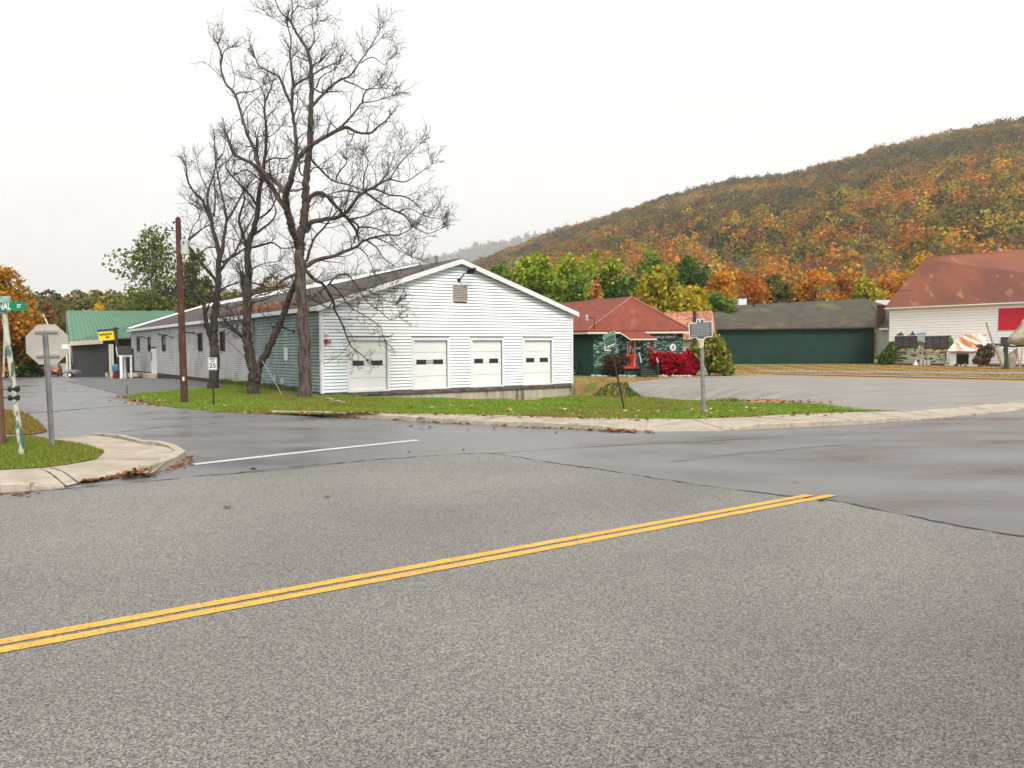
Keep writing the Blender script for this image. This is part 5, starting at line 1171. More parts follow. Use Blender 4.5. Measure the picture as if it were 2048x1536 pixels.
# street name sign
q = G(46, 913, SZ); sn = thing('street_name_sign', 'green street name sign on a peeling leaning green post', 'sign', q); Yn = q.y
tp = P(8, 625, Yn); mb = MB(); mb.tube([q - V((0, 0, .2)), q.lerp(tp, .5), tp], [.048, .046, .044], 14); mb.build('post', MT['peel'], sn)
mb = MB(); mb.tube([tp - V((0, 0, .02)), tp + V((0, 0, .07))], [.055, .05], 12); mb.obox(tp + V((-.05, -.012, .06)), (.1, 0, 0), (0, .024, 0), (0, 0, .05)); mb.build('cap', MT['steel'], sn)
w_ = Wall(V((tp.x, Yn - .075, 0)), V((1, -.10, 0))); w_.n = V((-.10, -1, 0)).normalized()
t1, z1 = w_.tz(52.5, 603.5); _, z0 = w_.tz(30, 621.5); t0 = t1 - 1.05; r_ = .03
def rrect(t0, t1, z0, z1, r_):
    out = []
    for cx, cz_, a0 in ((t1 - r_, z1 - r_, 0), (t0 + r_, z1 - r_, 90), (t0 + r_, z0 + r_, 180), (t1 - r_, z0 + r_, 270)):
        for k in range(4): a = math.radians(a0 + k * 30); out.append((cx + math.cos(a) * r_, cz_ + math.sin(a) * r_))
    return out
mb = MB(); mb.prism([w_.at(a, b, .0) for a, b in rrect(t0, t1, z0, z1, .035)], w_.n * -.006); mb.build('name_blade', MT['green_sign'], sn)
tl, zl = w_.tz(21.5, 613); text('lettering', 'CANAL', .17, MT['lettering'], w_, tl, zl, .004, sn, .002, align='RIGHT', sx=.68)
tl, zl = w_.tz(38.5, 612.5); text('lettering', 'ST', .085, MT['lettering'], w_, tl, zl, .004, sn, .002, sx=.9)
w2_ = Wall(V((tp.x, Yn, 0)), V((.62, .78, 0))); w2_.n = V((.78, -.62, 0))
ctp = w2_.tz(20, 597)
mb = MB(); e0_, e1_ = P(21, 592.5, Yn), P(21, 606, Yn); bk_ = V((-.55, -.62, 0)); mb.prism([e1_, e0_, e0_ + bk_, e1_ + bk_], (.006, -.004, 0)); mb.build('name_blade', mat('pale_faded_green_sign', (.16, .34, .26), (.40, .50, .45), 14, rough=.15), sn)  # crosswise blade in faded green, mottled paler
# weathered utility pole at the far left edge
q = G(0, 893, SZ); wp = thing('utility_pole', 'weathered brown utility pole cut by the left edge', 'utility pole', q); tpw = P(-64, -120, q.y)
mb = MB(); mb.tube([q - V((0, 0, .3)), q.lerp(tpw, .3), tpw], [.115, .105, .08], 12); mb.build('pole', MT['old_pole'], wp)
mb = MB()
for y_, in ((778.5,), (796,)):
    a_ = P(6, y_, q.y - .12); b_ = P(30, y_ - .5, Yn); mb.tube([a_, b_], .012, 5); mb.tube([b_ + V((-.1, 0, 0)), b_ + V((.06, 0, 0))], .052, 10)
mb.build('bracket', MT['black'], wp)
# historical marker
q = G(1408, 821, .11); hm = thing('historical_marker', 'blue roadside marker with cream border on a grey post', 'sign', q); Yh = q.y
tp = P(1403, 683, Yh); mb = MB(); mb.tube([q - V((0, 0, .2)), tp], .062, 12); mb.tube([q, q + V((0, 0, .12))], .085, 10); mb.build('post', MT['steel'], hm)
mb = MB(); c_ = P(1402.5, 690, Yh); mb.tube([c_ - V((0, 0, .09)), c_, P(1402, 682, Yh), P(1402, 679, Yh)], [.065, .075, .09, .11], 10); mb.build('collar', MT['cream'], hm)
w_ = Wall(V((0, Yh, 0)), V((1, -.12, 0))); w_.n = V((-.12, -1, 0)).normalized()
def hz(pts): return [w_.tz(1370 + x / 32, 635 + y / 32) for x, y in pts]
outl = hz([(230, 350), (715, 320), (730, 110), (1230, 65), (1240, 260), (1750, 200), (1780, 1230), (1290, 1290), (1270, 1400), (1060, 1470), (860, 1450), (760, 1400), (740, 1290), (260, 1320)])
mb = MB(); mb.prism([w_.at(a, b, .0) for a, b in outl], w_.n * -.03); mb.build('border', MT['cream'], hm)
mt_, mz_ = sum(a for a, b in outl) / len(outl), sum(b for a, b in outl) / len(outl)
inn = hz([(300, 410), (770, 375), (780, 165), (1180, 130), (1190, 320), (1695, 262), (1722, 1180), (1230, 1235), (1215, 1350), (820, 1360), (800, 1240), (320, 1265)])
mb = MB(); mb.prism([w_.at(a, b, .006) for a, b in inn], w_.n * -.006); mb.build('panel', MT['navy'], hm)
mb = MB(); em = hz([(850, 250), (900, 200), (940, 165), (985, 185), (985, 260), (1010, 320), (975, 335), (950, 280), (900, 265)]); mb.prism([w_.at(a, b, .009) for a, b in em], w_.n * .003); mb.build('state_emblem', MT['lettering'], hm)
mb = MB()
for k in range(8):
    y_ = 440 + k * 103; x_ = 430 + random.uniform(-20, 30)
    while x_ < 1560 - random.uniform(0, 60):
        l_ = random.uniform(60, 190); a_, b_ = hz([(x_, y_ - 28 - (x_ - 400) * .05), (x_ + l_, y_ + 24 - (x_ - 400) * .05)]); mb.wbox(w_, a_[0], b_[0], min(a_[1], b_[1]), max(a_[1], b_[1]), .006, .009); x_ += l_ + 34
mb.build('raised_text_lines', mat('worn_letters', (.30, .31, .30)), hm)
# leaning green sign
q = G(1249, 820, .11); gs = thing('direction_sign', 'leaning faded green direction sign with arrow on a black post', 'sign', q); Yg = q.y
tp = P(1222, 688, Yg); mb = MB(); a_ = q - (tp - q) * .05; mb.obox(a_ + V((-.03, 0, 0)), tp - a_ + (tp - q) * .18, (.05, 0, 0), (0, .03, 0)); mb.build('post', MT['black'], gs)
pc = [P(1195 + x / 34.13, 655 + y / 34.13, Yg - .03) for x, y in ((400, 580), (1150, 230), (1270, 1210), (590, 1500))]
mb = MB(); mb.prism(pc, (0, .012, 0)); mb.build('panel', MT['green_old'], gs)
mb = MB()
for i in range(4): mb.tube([pc[i] - V((0, .004, 0)), pc[(i + 1) % 4] - V((0, .004, 0))], .011, 4)
mb.build('border', MT['let_old'], gs)
xv = ((pc[1] - pc[0]) + (pc[2] - pc[3])).normalized(); yv = ((pc[0] - pc[3]) + (pc[1] - pc[2])).normalized(); cc_ = sum(pc, V()) / 4
def skew(body, size, u, v, nm='lettering', sx=1.0):
    cu = bpy.data.curves.new(nm, 'FONT'); cu.body = body; cu.size = size; cu.extrude = .002; cu.align_x = 'CENTER'; cu.align_y = 'CENTER'; cu.offset = size * .02
    tmp = bpy.data.objects.new('tmp', cu); col.objects.link(tmp); me = bpy.data.meshes.new_from_object(tmp.evaluated_get(bpy.context.evaluated_depsgraph_get())); bpy.data.objects.remove(tmp)
    me.materials.clear(); me.materials.append(MT['let_old']); X = xv * sx; Y_ = yv; Z = V((0, -1, 0))
    me.transform(Matrix.Translation(cc_ + xv * u + yv * v + V((0, -.006, 0))) @ Matrix((X, Y_, Z)).transposed().to_4x4()); link(nm, me, gs)
skew('ELLENVILLE', .115, 0, .15, sx=.72)
mb = MB()
gp_ = lambda u, v: cc_ + xv * u + yv * v + V((0, -.008, 0))
mb.prism([gp_(-.13, -.15), gp_(-.075, -.118), gp_(-.075, -.14), gp_(.13, -.14), gp_(.13, -.165), gp_(-.075, -.165), gp_(-.075, -.185)], (0, -.003, 0)); mb.build('arrow', MT['lettering'], gs)
mb = MB()
for u0 in (-.19, -.145, -.10, -.055, .02, .065, .11, .155): mb.prism([gp_(u0, -.035), gp_(u0 + .03, -.035), gp_(u0 + .03, .03), gp_(u0, .03)], (0, -.002, 0))
mb.build('faded_letter_line', mat('worn_green_letters', (.10, .19, .13)), gs)
# green marker stake by the driveway
q = G(254, 788); mb = MB(); mb.tube([q, q + V((.01, 0, .38))], .025, 5); setp(mb.build('marker_stake', MT['green_old']), 'short green marker stake at the driveway corner', 'stake')
# metal angle brace at the dock corner
mb = MB(); mb.tube([WF.at(LW + .05, .05, .1), WF.at(LW - .45, -1.15, .35)], .05, 5); mb.tube([WF.at(LW + .05, .02, .1), WF.at(LW - .3, -.15, .3)], .04, 5); setp(mb.build('corner_brace', MT['steel']), 'grey slanted steel brace at the right end of the dock', 'brace')
# far pole seen above the stop sign
q = P(81, 736, 100); q.z = -.8; fp = thing('utility_pole', 'distant pale pole with fittings rising above the stop sign', 'utility pole', q)
mb = MB(); mb.tube([q, P(82, 618, 100)], .12, 6); mb.build('pole', MT['steel'], fp); mb = MB(); mb.tube([P(86, 628, 99.9), P(99, 656, 99.9)], .09, 5); mb.build('brace', MT['cream'], fp)
mb = MB(); c_ = P(82, 620, 99.8); mb.box(c_, .5, .3, .35); mb.box(c_ + V((.25, 0, .1)), .2, .2, .4); mb.build('fittings', MT['dark_wood'], fp)
q = P(6, 730, 60); q.z = 0; mb = MB(); mb.tube([V((q.x, q.y, 0)), P(10, 640, 60)], .08, 6); setp(mb.build('thin_pole', MT['tan_cloth']), 'thin pale pole standing at the far left under the orange maple', 'pole')

# ------------------------------------------------------------------ bare trees traced limb by limb
def catmull(P_, R_, n=4):
    out, ro = [], []
    for i in range(len(P_) - 1):
        p0, p1, p2, p3 = P_[max(i - 1, 0)], P_[i], P_[i + 1], P_[min(i + 2, len(P_) - 1)]
        for k in range(n):
            t = k / n; out.append(.5 * ((2 * p1) + (p2 - p0) * t + (2 * p0 - 5 * p1 + 4 * p2 - p3) * t * t + (3 * p1 - p0 - 3 * p2 + p3) * t ** 3)); ro.append(R_[i] + (R_[i + 1] - R_[i]) * t)
    out.append(P_[-1]); ro.append(R_[-1]); return out, ro
def bare_tree(name, label, base_px, lines, barkm, dens=1.0, group='bare trees before the warehouse', cnt=None, wild=1.0):
    q = G(*base_px, .0); Y0 = q.y; t = thing(name, label, 'tree', q, group)
    nodes = []; tb = MB(); tw = [MB(), MB(), MB()]; rnd = random.Random(hash(label) % 1000 if False else len(label))
    for li, (pts, r0, r1) in enumerate(lines):
        x0, y0 = pts[0]
        if nodes and li:
            nn_ = min(nodes, key=lambda n: (n[0] - x0) ** 2 + (n[1] - y0) ** 2); off = nn_[2]
        else: off = 0.0
        slope = 0 if li == 0 else rnd.choice((-1, 1)) * rnd.uniform(.15, .75)
        W_ = []; acc = 0; prev = None
        for (x, y) in pts:
            px_, py_ = 340 + x / 3.413, y / 3.413
            Yc = Y0 + off + acc * slope; p = P(px_, py_, Yc)
            if prev is not None: acc += (p - prev).length * (1 if abs(acc) < 2.2 else .2); p = P(px_, py_, Y0 + off + acc * slope)
            prev = p; W_.append(p); nodes.append((x, y, off + acc * slope))
        n = len(W_); sc_ = Y0 / F / 3.413
        R_ = [1.1 * (r0 + (r1 - r0) * (i / max(n - 1, 1)) ** .8) * sc_ for i in range(n)]
        P2, R2_ = catmull(W_, R_, 5)
        P2 = [p + V((rnd.uniform(-1, 1), rnd.uniform(-1, 1), rnd.uniform(-.5, .5))) * r * .25 for p, r in zip(P2, R2_)]
        if li == 0:
            P2[0] = V((P2[0].x, P2[0].y, -.25)); R2_[0] *= 1.35; 
            if len(R2_) > 1: R2_[1] *= 1.1
        tb.tube(P2, R2_, 9 if r0 > 20 else 6)
        # twigs
        acc = 0; step = .30 / dens
        L_ = sum((b - a).length for a, b in zip(P2, P2[1:])); run = 0
        for i in range(1, len(P2)):
            seg = P2[i] - P2[i - 1]; run += seg.length; acc += seg.length
            h_ = P2[i].z
            if li == 0 and h_ < 5.0: continue
            frac = run / L_
            if frac < .12 and li: continue
            while acc > step:
                acc -= step
                if R2_[i] > .11 and rnd.random() < .6: continue
                d = seg.normalized(); a = V((rnd.gauss(0, 1), rnd.gauss(0, 1), rnd.gauss(.25, .8))); a -= d * a.dot(d) * .6; a.normalize()
                dr_ = (d * rnd.uniform(.2, .9) + a * rnd.uniform(.6, 1.1) + V((0, 0, .15))).normalized()
                grow(tw, P2[i] - seg * rnd.random(), dr_, rnd.uniform(.7, 2.1) * (1 - .3 * frac) * wild, min(R2_[i] * .42, .028), 0, rnd)
        # spray at the tip
        for _ in range(4): 
            d = (P2[-1] - P2[-2]).normalized() + V((rnd.gauss(0, .5), rnd.gauss(0, .5), rnd.gauss(.1, .5))); grow(tw, P2[-1], d.normalized(), rnd.uniform(.4, .9), min(R2_[-1], .02), 0, rnd)
    tb.build('trunk', barkm, t, True)
    mbx = MB()
    for k in range(3): mbx.add(tw[k].v, tw[k].f)
    mbx.build('crown', MT['twig'], t); print(name, 'twig faces', len(mbx.f))
def grow(tw, p, d, L, r, lvl, rnd):
    n = (6, 4, 3)[lvl]; pts = [p]; cur = V(d); q = V(p); bend = V((rnd.gauss(0, .10), rnd.gauss(0, .10), rnd.gauss(.07, .08)))
    for i in range(n):
        cur = (cur + bend + V((rnd.gauss(0, .14), rnd.gauss(0, .14), rnd.gauss(0, .12)))).normalized(); q = q + cur * (L / n); pts.append(q)
    r1 = (.006, .0042, .0032)[lvl]
    tw[lvl].tube(pts, [r + (r1 - r) * i / n for i in range(n + 1)], (4, 3, 3)[lvl], caps=False)
    if lvl < 2:
        m_ = (5, 3)[lvl]
        for k in range(m_):
            f_ = (k + rnd.uniform(.4, 1.2)) / m_; i = min(int(f_ * n), n - 1); a = pts[i].lerp(pts[i + 1], .5); dd_ = (pts[i + 1] - pts[i]).normalized()
            s = V((rnd.gauss(0, 1), rnd.gauss(0, 1), rnd.gauss(.15, .9))); s -= dd_ * s.dot(dd_); s.normalize()
            grow(tw, a, (dd_ * .75 + s * .8).normalized(), L * rnd.uniform(.32, .55), (.009, .006)[lvl], lvl + 1, rnd)
o2 = 1365
def y2(L): return [(x, y + o2) for x, y in L]
TA = [
 (y2([(925, 1350), (918, 1100), (905, 800), (895, 600), (888, 470), (885, 370), (888, 300)]) + [(905, 1565), (920, 1465), (925, 1380), (926, 1280), (930, 1180), (943, 1080), (955, 980), (960, 850), (960, 750), (968, 620), (968, 520), (958, 430), (938, 345), (900, 280), (862, 220), (826, 150), (790, 115), (750, 75), (720, 5)], 40, 3),
 ([(885, 1680), (850, 1600), (828, 1540), (808, 1465), (795, 1390), (793, 1320), (830, 1210), (858, 1110), (892, 1060), (940, 1010), (1010, 962), (1100, 912), (1190, 870), (1240, 885), (1290, 906), (1370, 908), (1420, 865), (1480, 820)], 27, 4),
 ([(858, 1110), (864, 1000), (850, 860), (835, 750), (832, 650), (836, 560), (826, 460), (820, 370), (826, 270), (800, 170)], 13, 3),
 ([(835, 600), (880, 560), (960, 520), (1030, 475), (1090, 445), (1150, 420)], 8, 3),
 ([(832, 720), (792, 640), (765, 570), (738, 520), (680, 490), (610, 450), (585, 400)], 9, 3),
 ([(793, 1330), (735, 1255), (650, 1180), (600, 1120), (572, 1010), (530, 925), (500, 830), (445, 650), (372, 555), (345, 440), (352, 380), (328, 305)], 16, 3),
 ([(785, 1420), (700, 1290), (620, 1170), (540, 1105), (450, 1062), (410, 990), (388, 925)], 15, 8),
 ([(445, 650), (482, 630), (560, 624), (640, 580)], 6, 2), ([(348, 440), (370, 350), (410, 325)], 5, 2), ([(588, 1060), (600, 970), (590, 940)], 9, 5),
 ([(826, 150), (836, 60), (826, -10)], 5, 2), ([(832, 100), (880, 42), (940, 60), (1000, 40)], 4, 1.5), ([(826, 185), (770, 170), (700, 115)], 3, 1.5), ([(880, 240), (915, 190), (1010, 145)], 3, 1.5),
 ([(966, 730), (1010, 680), (1080, 610), (1150, 552), (1230, 515), (1290, 430), (1340, 360), (1410, 250), (1430, 200)], 11, 2),
 ([(1190, 550), (1260, 577), (1340, 612), (1410, 575)], 6, 2), ([(968, 590), (1005, 620), (1045, 635)], 7, 4), ([(1000, 600), (1020, 540), (1060, 505), (1120, 480)], 5, 2),
 ([(1300, 430), (1380, 390), (1460, 440), (1490, 410)], 4, 1.5), ([(1340, 350), (1400, 300), (1440, 260)], 4, 1.5),
 ([(1130, 895), (1215, 820), (1280, 740), (1310, 705), (1400, 690), (1510, 655)], 7, 2), ([(1310, 705), (1340, 620), (1440, 600)], 5, 2),
 ([(950, 350), (985, 270), (975, 205)], 5, 2), ([(955, 420), (900, 400), (850, 380)], 5, 2), ([(960, 470), (1000, 430), (1020, 420)], 6, 3), ([(940, 1380), (960, 1342), (1010, 1316), (1062, 1332), (1110, 1382), (1155, 1432), (1210, 1490), (1262, 1560), (1280, 1600)], 15, 9),
 ([(925, 1590), (965, 1520), (1040, 1500), (1140, 1485), (1210, 1442), (1270, 1362), (1330, 1308), (1400, 1290), (1500, 1330), (1600, 1342), (1680, 1390), (1730, 1450)], 17, 2),
 ([(1330, 1308), (1420, 1262), (1500, 1226), (1600, 1242), (1690, 1190), (1790, 1120)], 7, 2), ([(1330, 1310), (1430, 1382), (1520, 1435), (1600, 1472), (1660, 1545), (1760, 1592), (1850, 1560)], 8, 2),
 ([(1300, 1318), (1200, 1302), (1110, 1318), (1060, 1340)], 6, 3), ([(1320, 1300), (1325, 1200), (1352, 1110), (1330, 1040)], 6, 2), ([(1500, 1226), (1560, 1130), (1640, 1040), (1700, 990)], 4, 1.5), ([(1400, 1290), (1480, 1180), (1530, 1060), (1580, 960)], 4, 1.5),
 ([(965, 1090), (1030, 1160), (1082, 1212), (1130, 1240), (1220, 1262), (1310, 1292)], 8, 4), ([(1132, 1236), (1150, 1180), (1200, 1120), (1205, 1095)], 5, 3), ([(940, 1190), (900, 1195), (880, 1150), (890, 1115)], 6, 4), ([(935, 1190), (985, 1145), (1030, 1150)], 5, 2), ([(972, 1110), (965, 1020), (985, 880)], 5, 2), ([(925, 1275), (870, 1300), (810, 1305)], 6, 4), ([(1220, 1262), (1280, 1180), (1300, 1090)], 4, 1.5),
 (y2([(925, 455), (1000, 412), (1110, 385), (1200, 348), (1275, 318), (1335, 272), (1480, 238), (1560, 240), (1640, 200)]), 15, 3),
 (y2([(1335, 272), (1405, 320), (1460, 400), (1520, 440)]), 7, 2), (y2([(1275, 318), (1330, 360), (1370, 430), (1390, 500)]), 5, 2), (y2([(1400, 255), (1500, 300), (1590, 360), (1690, 400)]), 5, 1.5),
 (y2([(930, 420), (958, 325), (990, 255), (1045, 195), (1100, 125), (1160, 60)]), 9, 4),
 (y2([(1150, 95), (1240, 140), (1285, 185), (1275, 230)]), 8, 5), (y2([(1285, 185), (1380, 190), (1480, 230), (1560, 320), (1640, 380)]), 6, 2), (y2([(1230, 130), (1330, 110), (1440, 60), (1560, 80), (1680, 150), (1780, 200), (1860, 170)]), 6, 1.5), (y2([(1560, 80), (1640, 60), (1740, 110), (1850, 130)]), 4, 1.5),
 (y2([(925, 480), (985, 540), (1045, 578), (1085, 640), (1118, 700), (1122, 745), (1162, 820), (1208, 935), (1238, 1000), (1290, 1042), (1342, 1085)]), 13, 3),
 (y2([(1078, 582), (1140, 520), (1215, 512), (1275, 590), (1345, 695), (1435, 760), (1500, 815), (1560, 800)]), 7, 2), (y2([(1095, 570), (1160, 630), (1228, 725), (1330, 790), (1435, 865), (1450, 920)]), 6, 2), (y2([(1115, 680), (1080, 735), (1010, 700)]), 6, 3),
 (y2([(1130, 690), (1200, 700), (1300, 740), (1400, 740), (1540, 720)]), 4, 1.5), (y2([(1240, 1000), (1285, 1060), (1284, 1095)]), 3, 1.5), (y2([(885, 495), (800, 532), (752, 560), (700, 620), (640, 650)]), 12, 4), (y2([(1290, 600), (1400, 640), (1500, 700), (1560, 690)]), 4, 1.5)]
bare_tree('bare_tree', 'tallest bare tree with straight grey trunk at the warehouse corner', (612, 796), TA, MT['bark_light'], .74, wild=.92)
TB = [
 (y2([(575, 1335), (572, 1200), (552, 1080), (532, 980), (525, 880), (530, 800), (532, 700), (532, 600), (536, 500), (532, 400), (537, 300), (560, 235), (588, 135), (602, 35)]) + [(612, 1290), (632, 1200), (646, 1100), (655, 980), (655, 850), (645, 760), (652, 690), (690, 600), (700, 560)], 36, 3),
 (y2([(592, 1240), (605, 1150), (650, 1060), (720, 915), (770, 795), (818, 655), (852, 585), (872, 515), (890, 480)]), 26, 14),
 (y2([(535, 740), (512, 640), (495, 560), (488, 495)]), 20, 12),
 (y2([(530, 1010), (515, 960), (478, 920), (430, 885), (385, 830)]), 15, 9), (y2([(462, 905), (455, 870), (468, 820)]), 9, 5), (y2([(440, 890), (420, 840), (410, 800)]), 5, 2),
 (y2([(530, 350), (515, 290), (498, 235), (472, 130), (488, 65)]) + [(508, 1360), (500, 1300)], 13, 4),
 (y2([(540, 330), (620, 310), (700, 292), (760, 328), (835, 325)]), 9, 3), (y2([(555, 250), (640, 190), (705, 130), (722, 70), (700, 0)]), 9, 3),
 ([(605, 1420), (545, 1330), (470, 1250), (382, 1142), (425, 1060)], 9, 3), ([(600, 1440), (540, 1380), (515, 1355), (440, 1350)], 5, 2), ([(625, 1240), (560, 1180), (500, 1160), (470, 1180)], 6, 2),
 (y2([(548, 660), (600, 620), (640, 560), (700, 520)]), 7, 2), (y2([(555, 700), (640, 680), (705, 655), (760, 620)]), 7, 2), (y2([(545, 480), (600, 450), (660, 430), (740, 420)]), 5, 2), (y2([(545, 560), (620, 580), (690, 600), (780, 590)]), 6, 2), (y2([(520, 850), (470, 830), (420, 860)]), 5, 2),
 ([(640, 1120), (700, 1080), (790, 1080), (850, 1040)], 7, 2), ([(655, 940), (700, 920), (760, 860)], 4, 1.5), ([(648, 700), (640, 640), (600, 560), (560, 540)], 5, 1.5), ([(655, 800), (700, 760), (740, 700)], 4, 1.5),
 ([(620, 1250), (690, 1200), (760, 1180)], 5, 2), ([(590, 1500), (680, 1440), (720, 1350), (700, 1300)], 7, 2), ([(530, 1700), (480, 1640), (440, 1560)], 6, 2)]
bare_tree('bare_tree', 'forked dark bare tree in the middle with a leaning second trunk', (508, 790), TB, MT['bark'], .8, wild=.9)
TC = [
 (y2([(300, 1290), (302, 1085), (300, 960), (298, 880), (308, 770), (320, 690), (325, 600), (332, 500), (336, 400), (330, 325), (300, 235), (278, 135), (250, 75)]) + [(222, 1370), (165, 1312), (122, 1235), (110, 1140)], 32, 4),
 (y2([(285, 960), (262, 890), (242, 800), (232, 720), (200, 672), (162, 625), (120, 632), (90, 640)]), 20, 4),
 (y2([(334, 430), (358, 335), (370, 240), (385, 150)]) + [(388, 1500), (370, 1400), (342, 1275), (320, 1155)], 14, 4),
 ([(388, 1505), (442, 1420), (490, 1330), (512, 1290), (560, 1230), (600, 1200)], 9, 3), (y2([(350, 470), (400, 405), (450, 352), (500, 235), (552, 145), (592, 60)]), 12, 3), (y2([(360, 425), (430, 385), (490, 345), (540, 310)]), 10, 4),
 (y2([(312, 548), (242, 465), (182, 385), (122, 312)]), 11, 8), (y2([(330, 325), (262, 325), (215, 362)]), 6, 2), ([(285, 1500), (258, 1390), (262, 1300), (300, 1190), (312, 1100), (300, 960)], 10, 3), ([(300, 1470), (308, 1350), (300, 1200)], 7, 3),
 (y2([(328, 635), (380, 595), (440, 572), (490, 560)]), 7, 3), (y2([(125, 272), (190, 220), (230, 190)]), 9, 3), (y2([(125, 272), (160, 180), (200, 120), (190, 60)]), 4, 1.5), (y2([(320, 660), (260, 660), (200, 650)]), 6, 2), (y2([(318, 720), (380, 735), (430, 770), (430, 860)]), 6, 2),
 (y2([(300, 600), (250, 575), (200, 560), (150, 590)]), 6, 2), (y2([(240, 790), (262, 720), (290, 690)]), 5, 3), ([(160, 1312), (130, 1380), (200, 1420)], 3, 1.5), ([(312, 1100), (360, 1050), (380, 960)], 4, 1.5), ([(262, 1300), (210, 1200), (180, 1080)], 4, 1.5), ([(340, 1275), (400, 1200), (430, 1120)], 4, 1.5), ([(370, 1400), (340, 1420), (330, 1380)], 3, 1.5), (y2([(300, 100), (240, 60), (180, 20)]), 4, 1.5)]
bare_tree('bare_tree', 'left bare tree with split trunk behind the speed limit sign', (428, 778), TC, MT['bark'], .8, wild=.9)

# ------------------------------------------------------------------ leafy trees
def tree_at(px, ytop, half, Y, pal, label, n=3500, size=.34, low=.22, name='tree', group='trees behind the depot and warehouse', **k):
    b = P(px, 700, Y); z0 = H(b.x, b.y) if Y < 150 else 0; h = P(px, ytop, Y).z - z0; r = half * Y / F
    return leafy(name, label, (b.x, b.y, z0), h, r * 1.12, pal, n, size, .12 + h * .012, low, group, **k)
for a_ in (
 (1008, 531, 60, 96, GREEN, 'green tree rising beside the right slope of the warehouse gable', 4200, .36),
 (1072, 512, 72, 90, GREEN, 'broad green tree, second right of the warehouse gable', 5200, .36),
 (1134, 510, 54, 102, YGREEN, 'yellow green tree between two darker green ones', 3600, .36),
 (1182, 506, 54, 112, YGREEN, 'tall pale green tree behind the small orange sapling', 3600, .36),
 (1232, 514, 62, 92, DGREEN, 'darker green tree directly behind the red depot roof peak', 4600, .36),
 (1298, 500, 50, 118, GREEN, 'rounded bright green treetop above the yellow tree', 3200, .36),
 (1372, 512, 62, 108, DGREEN, 'dark green tree behind and right of the yellow tree', 4400, .36),
 (1150, 545, 40, 84, GREEN, 'lower green tree touching the left end of the depot roof', 3400, .32)):
    tree_at(*a_[:4], a_[4], a_[5], int(a_[6] * 1.4), a_[7], low=.05, pal2=YGREEN if a_[0] in (1072, 1232) else None)
tree_at(1318, 532, 62, 74, YELLOW + [(.13, .17, .03)], 'big loose yellow tree behind the depot', 6000, .28, low=.2)
tree_at(1392, 572, 34, 78, YELLOW, 'small yellow tree left of the teal shed roof', 2600, .28)
tree_at(1438, 584, 36, 92, GREEN, 'low green tree behind the left end of the teal shed', 2600, .3)
tree_at(1190, 556, 17, 78, [(.60, .22, .06), (.50, .25, .08), (.65, .30, .10)], 'slender orange sapling above the depot roof', 900, .24, low=.3)
tree_at(1185, 560, 26, 80, YGREEN, 'thin yellow green tree around the orange sapling', 1200, .26)
orn = [(1440, 545, 40, 106, ORANGE, 'orange maple right of the dark green tree'), (1492, 548, 48, 112, DORANGE, 'deep orange maple behind the white cupola'), (1548, 546, 34, 118, OLIVE, 'thin olive brown tree between orange maples'),
       (1590, 556, 36, 122, RUST, 'rust brown tree left of the brightest orange maple'), (1632, 532, 44, 118, ORANGE, 'brightest orange maple behind the teal shed'), (1682, 548, 42, 124, DORANGE, 'dense orange maple above the middle of the teal shed roof'),
       (1728, 560, 40, 114, YELLOW, 'yellow olive tree near the right end of the teal shed'), (1768, 556, 36, 120, DORANGE, 'red orange maple behind the brown chimney'), (1808, 545, 36, 126, ORANGE, 'orange maple touching the barn roof corner'), (1838, 508, 20, 104, BRIGHTY, 'bright golden tree peeking over the barn roof edge')]
for a_ in orn: tree_at(a_[0], a_[1], a_[2] * 1.2, *a_[3:5], a_[5], 4800, .36, low=.03, group='autumn trees behind the teal shed')
# left side
tree_at(322, 448, 84, 92, [(.12, .17, .03), (.08, .12, .025), (.18, .21, .04)], 'tall airy green tree behind the left end of the warehouse', 5200, .27, low=.16, sparse=1, pal2=[(.16, .19, .03), (.11, .15, .03)])
tree_at(395, 492, 40, 96, [(.10, .13, .025), (.16, .17, .04)], 'green yellow tree behind the transformer pole', 3000, .30, low=.2, sparse=1)
tree_at(8, 535, 60, 74, ORANGE + [(.40, .24, .03), (.32, .22, .03)], 'big orange maple at the left edge of the photo', 7500, .25, low=.08)
tree_at(-80, 520, 70, 70, DORANGE, 'orange maple just beyond the left edge', 3000, .3)
tree_at(66, 598, 32, 84, ORANGE, 'smaller orange maple above the stop sign', 3000, .26, low=.05)
tree_at(95, 600, 22, 108, RUST, 'rust red treetop left of the green roof', 1600, .3, low=.05)
tree_at(128, 606, 30, 118, OLIVE, 'olive tree just left above the green roof', 2200, .32, low=.05)
tree_at(40, 660, 42, 76, DGREEN, 'dark green shrubby tree under the orange maple', 3400, .26, low=.0)
tree_at(200, 600, 20, 100, BRIGHTY, 'small bright yellow tree above the green roof', 1400, .28, low=.1)
tree_at(105, 660, 34, 100, OLIVE, 'olive thicket tree behind the stop sign', 2600, .3, low=.0)
tree_at(545, 545, 42, 96, OLIVE + [(.4, .25, .04)], 'thin yellowish tree seen between the bare trunks', 1500, .24, sparse=1)
tree_at(470, 575, 40, 104, OLIVE, 'olive tree above the far end of the warehouse ridge', 1700, .3)
tree_at(610, 548, 34, 120, [(.2, .17, .09), (.26, .2, .1)], 'sparse tan tree behind the tallest trunk', 900, .26, sparse=1)

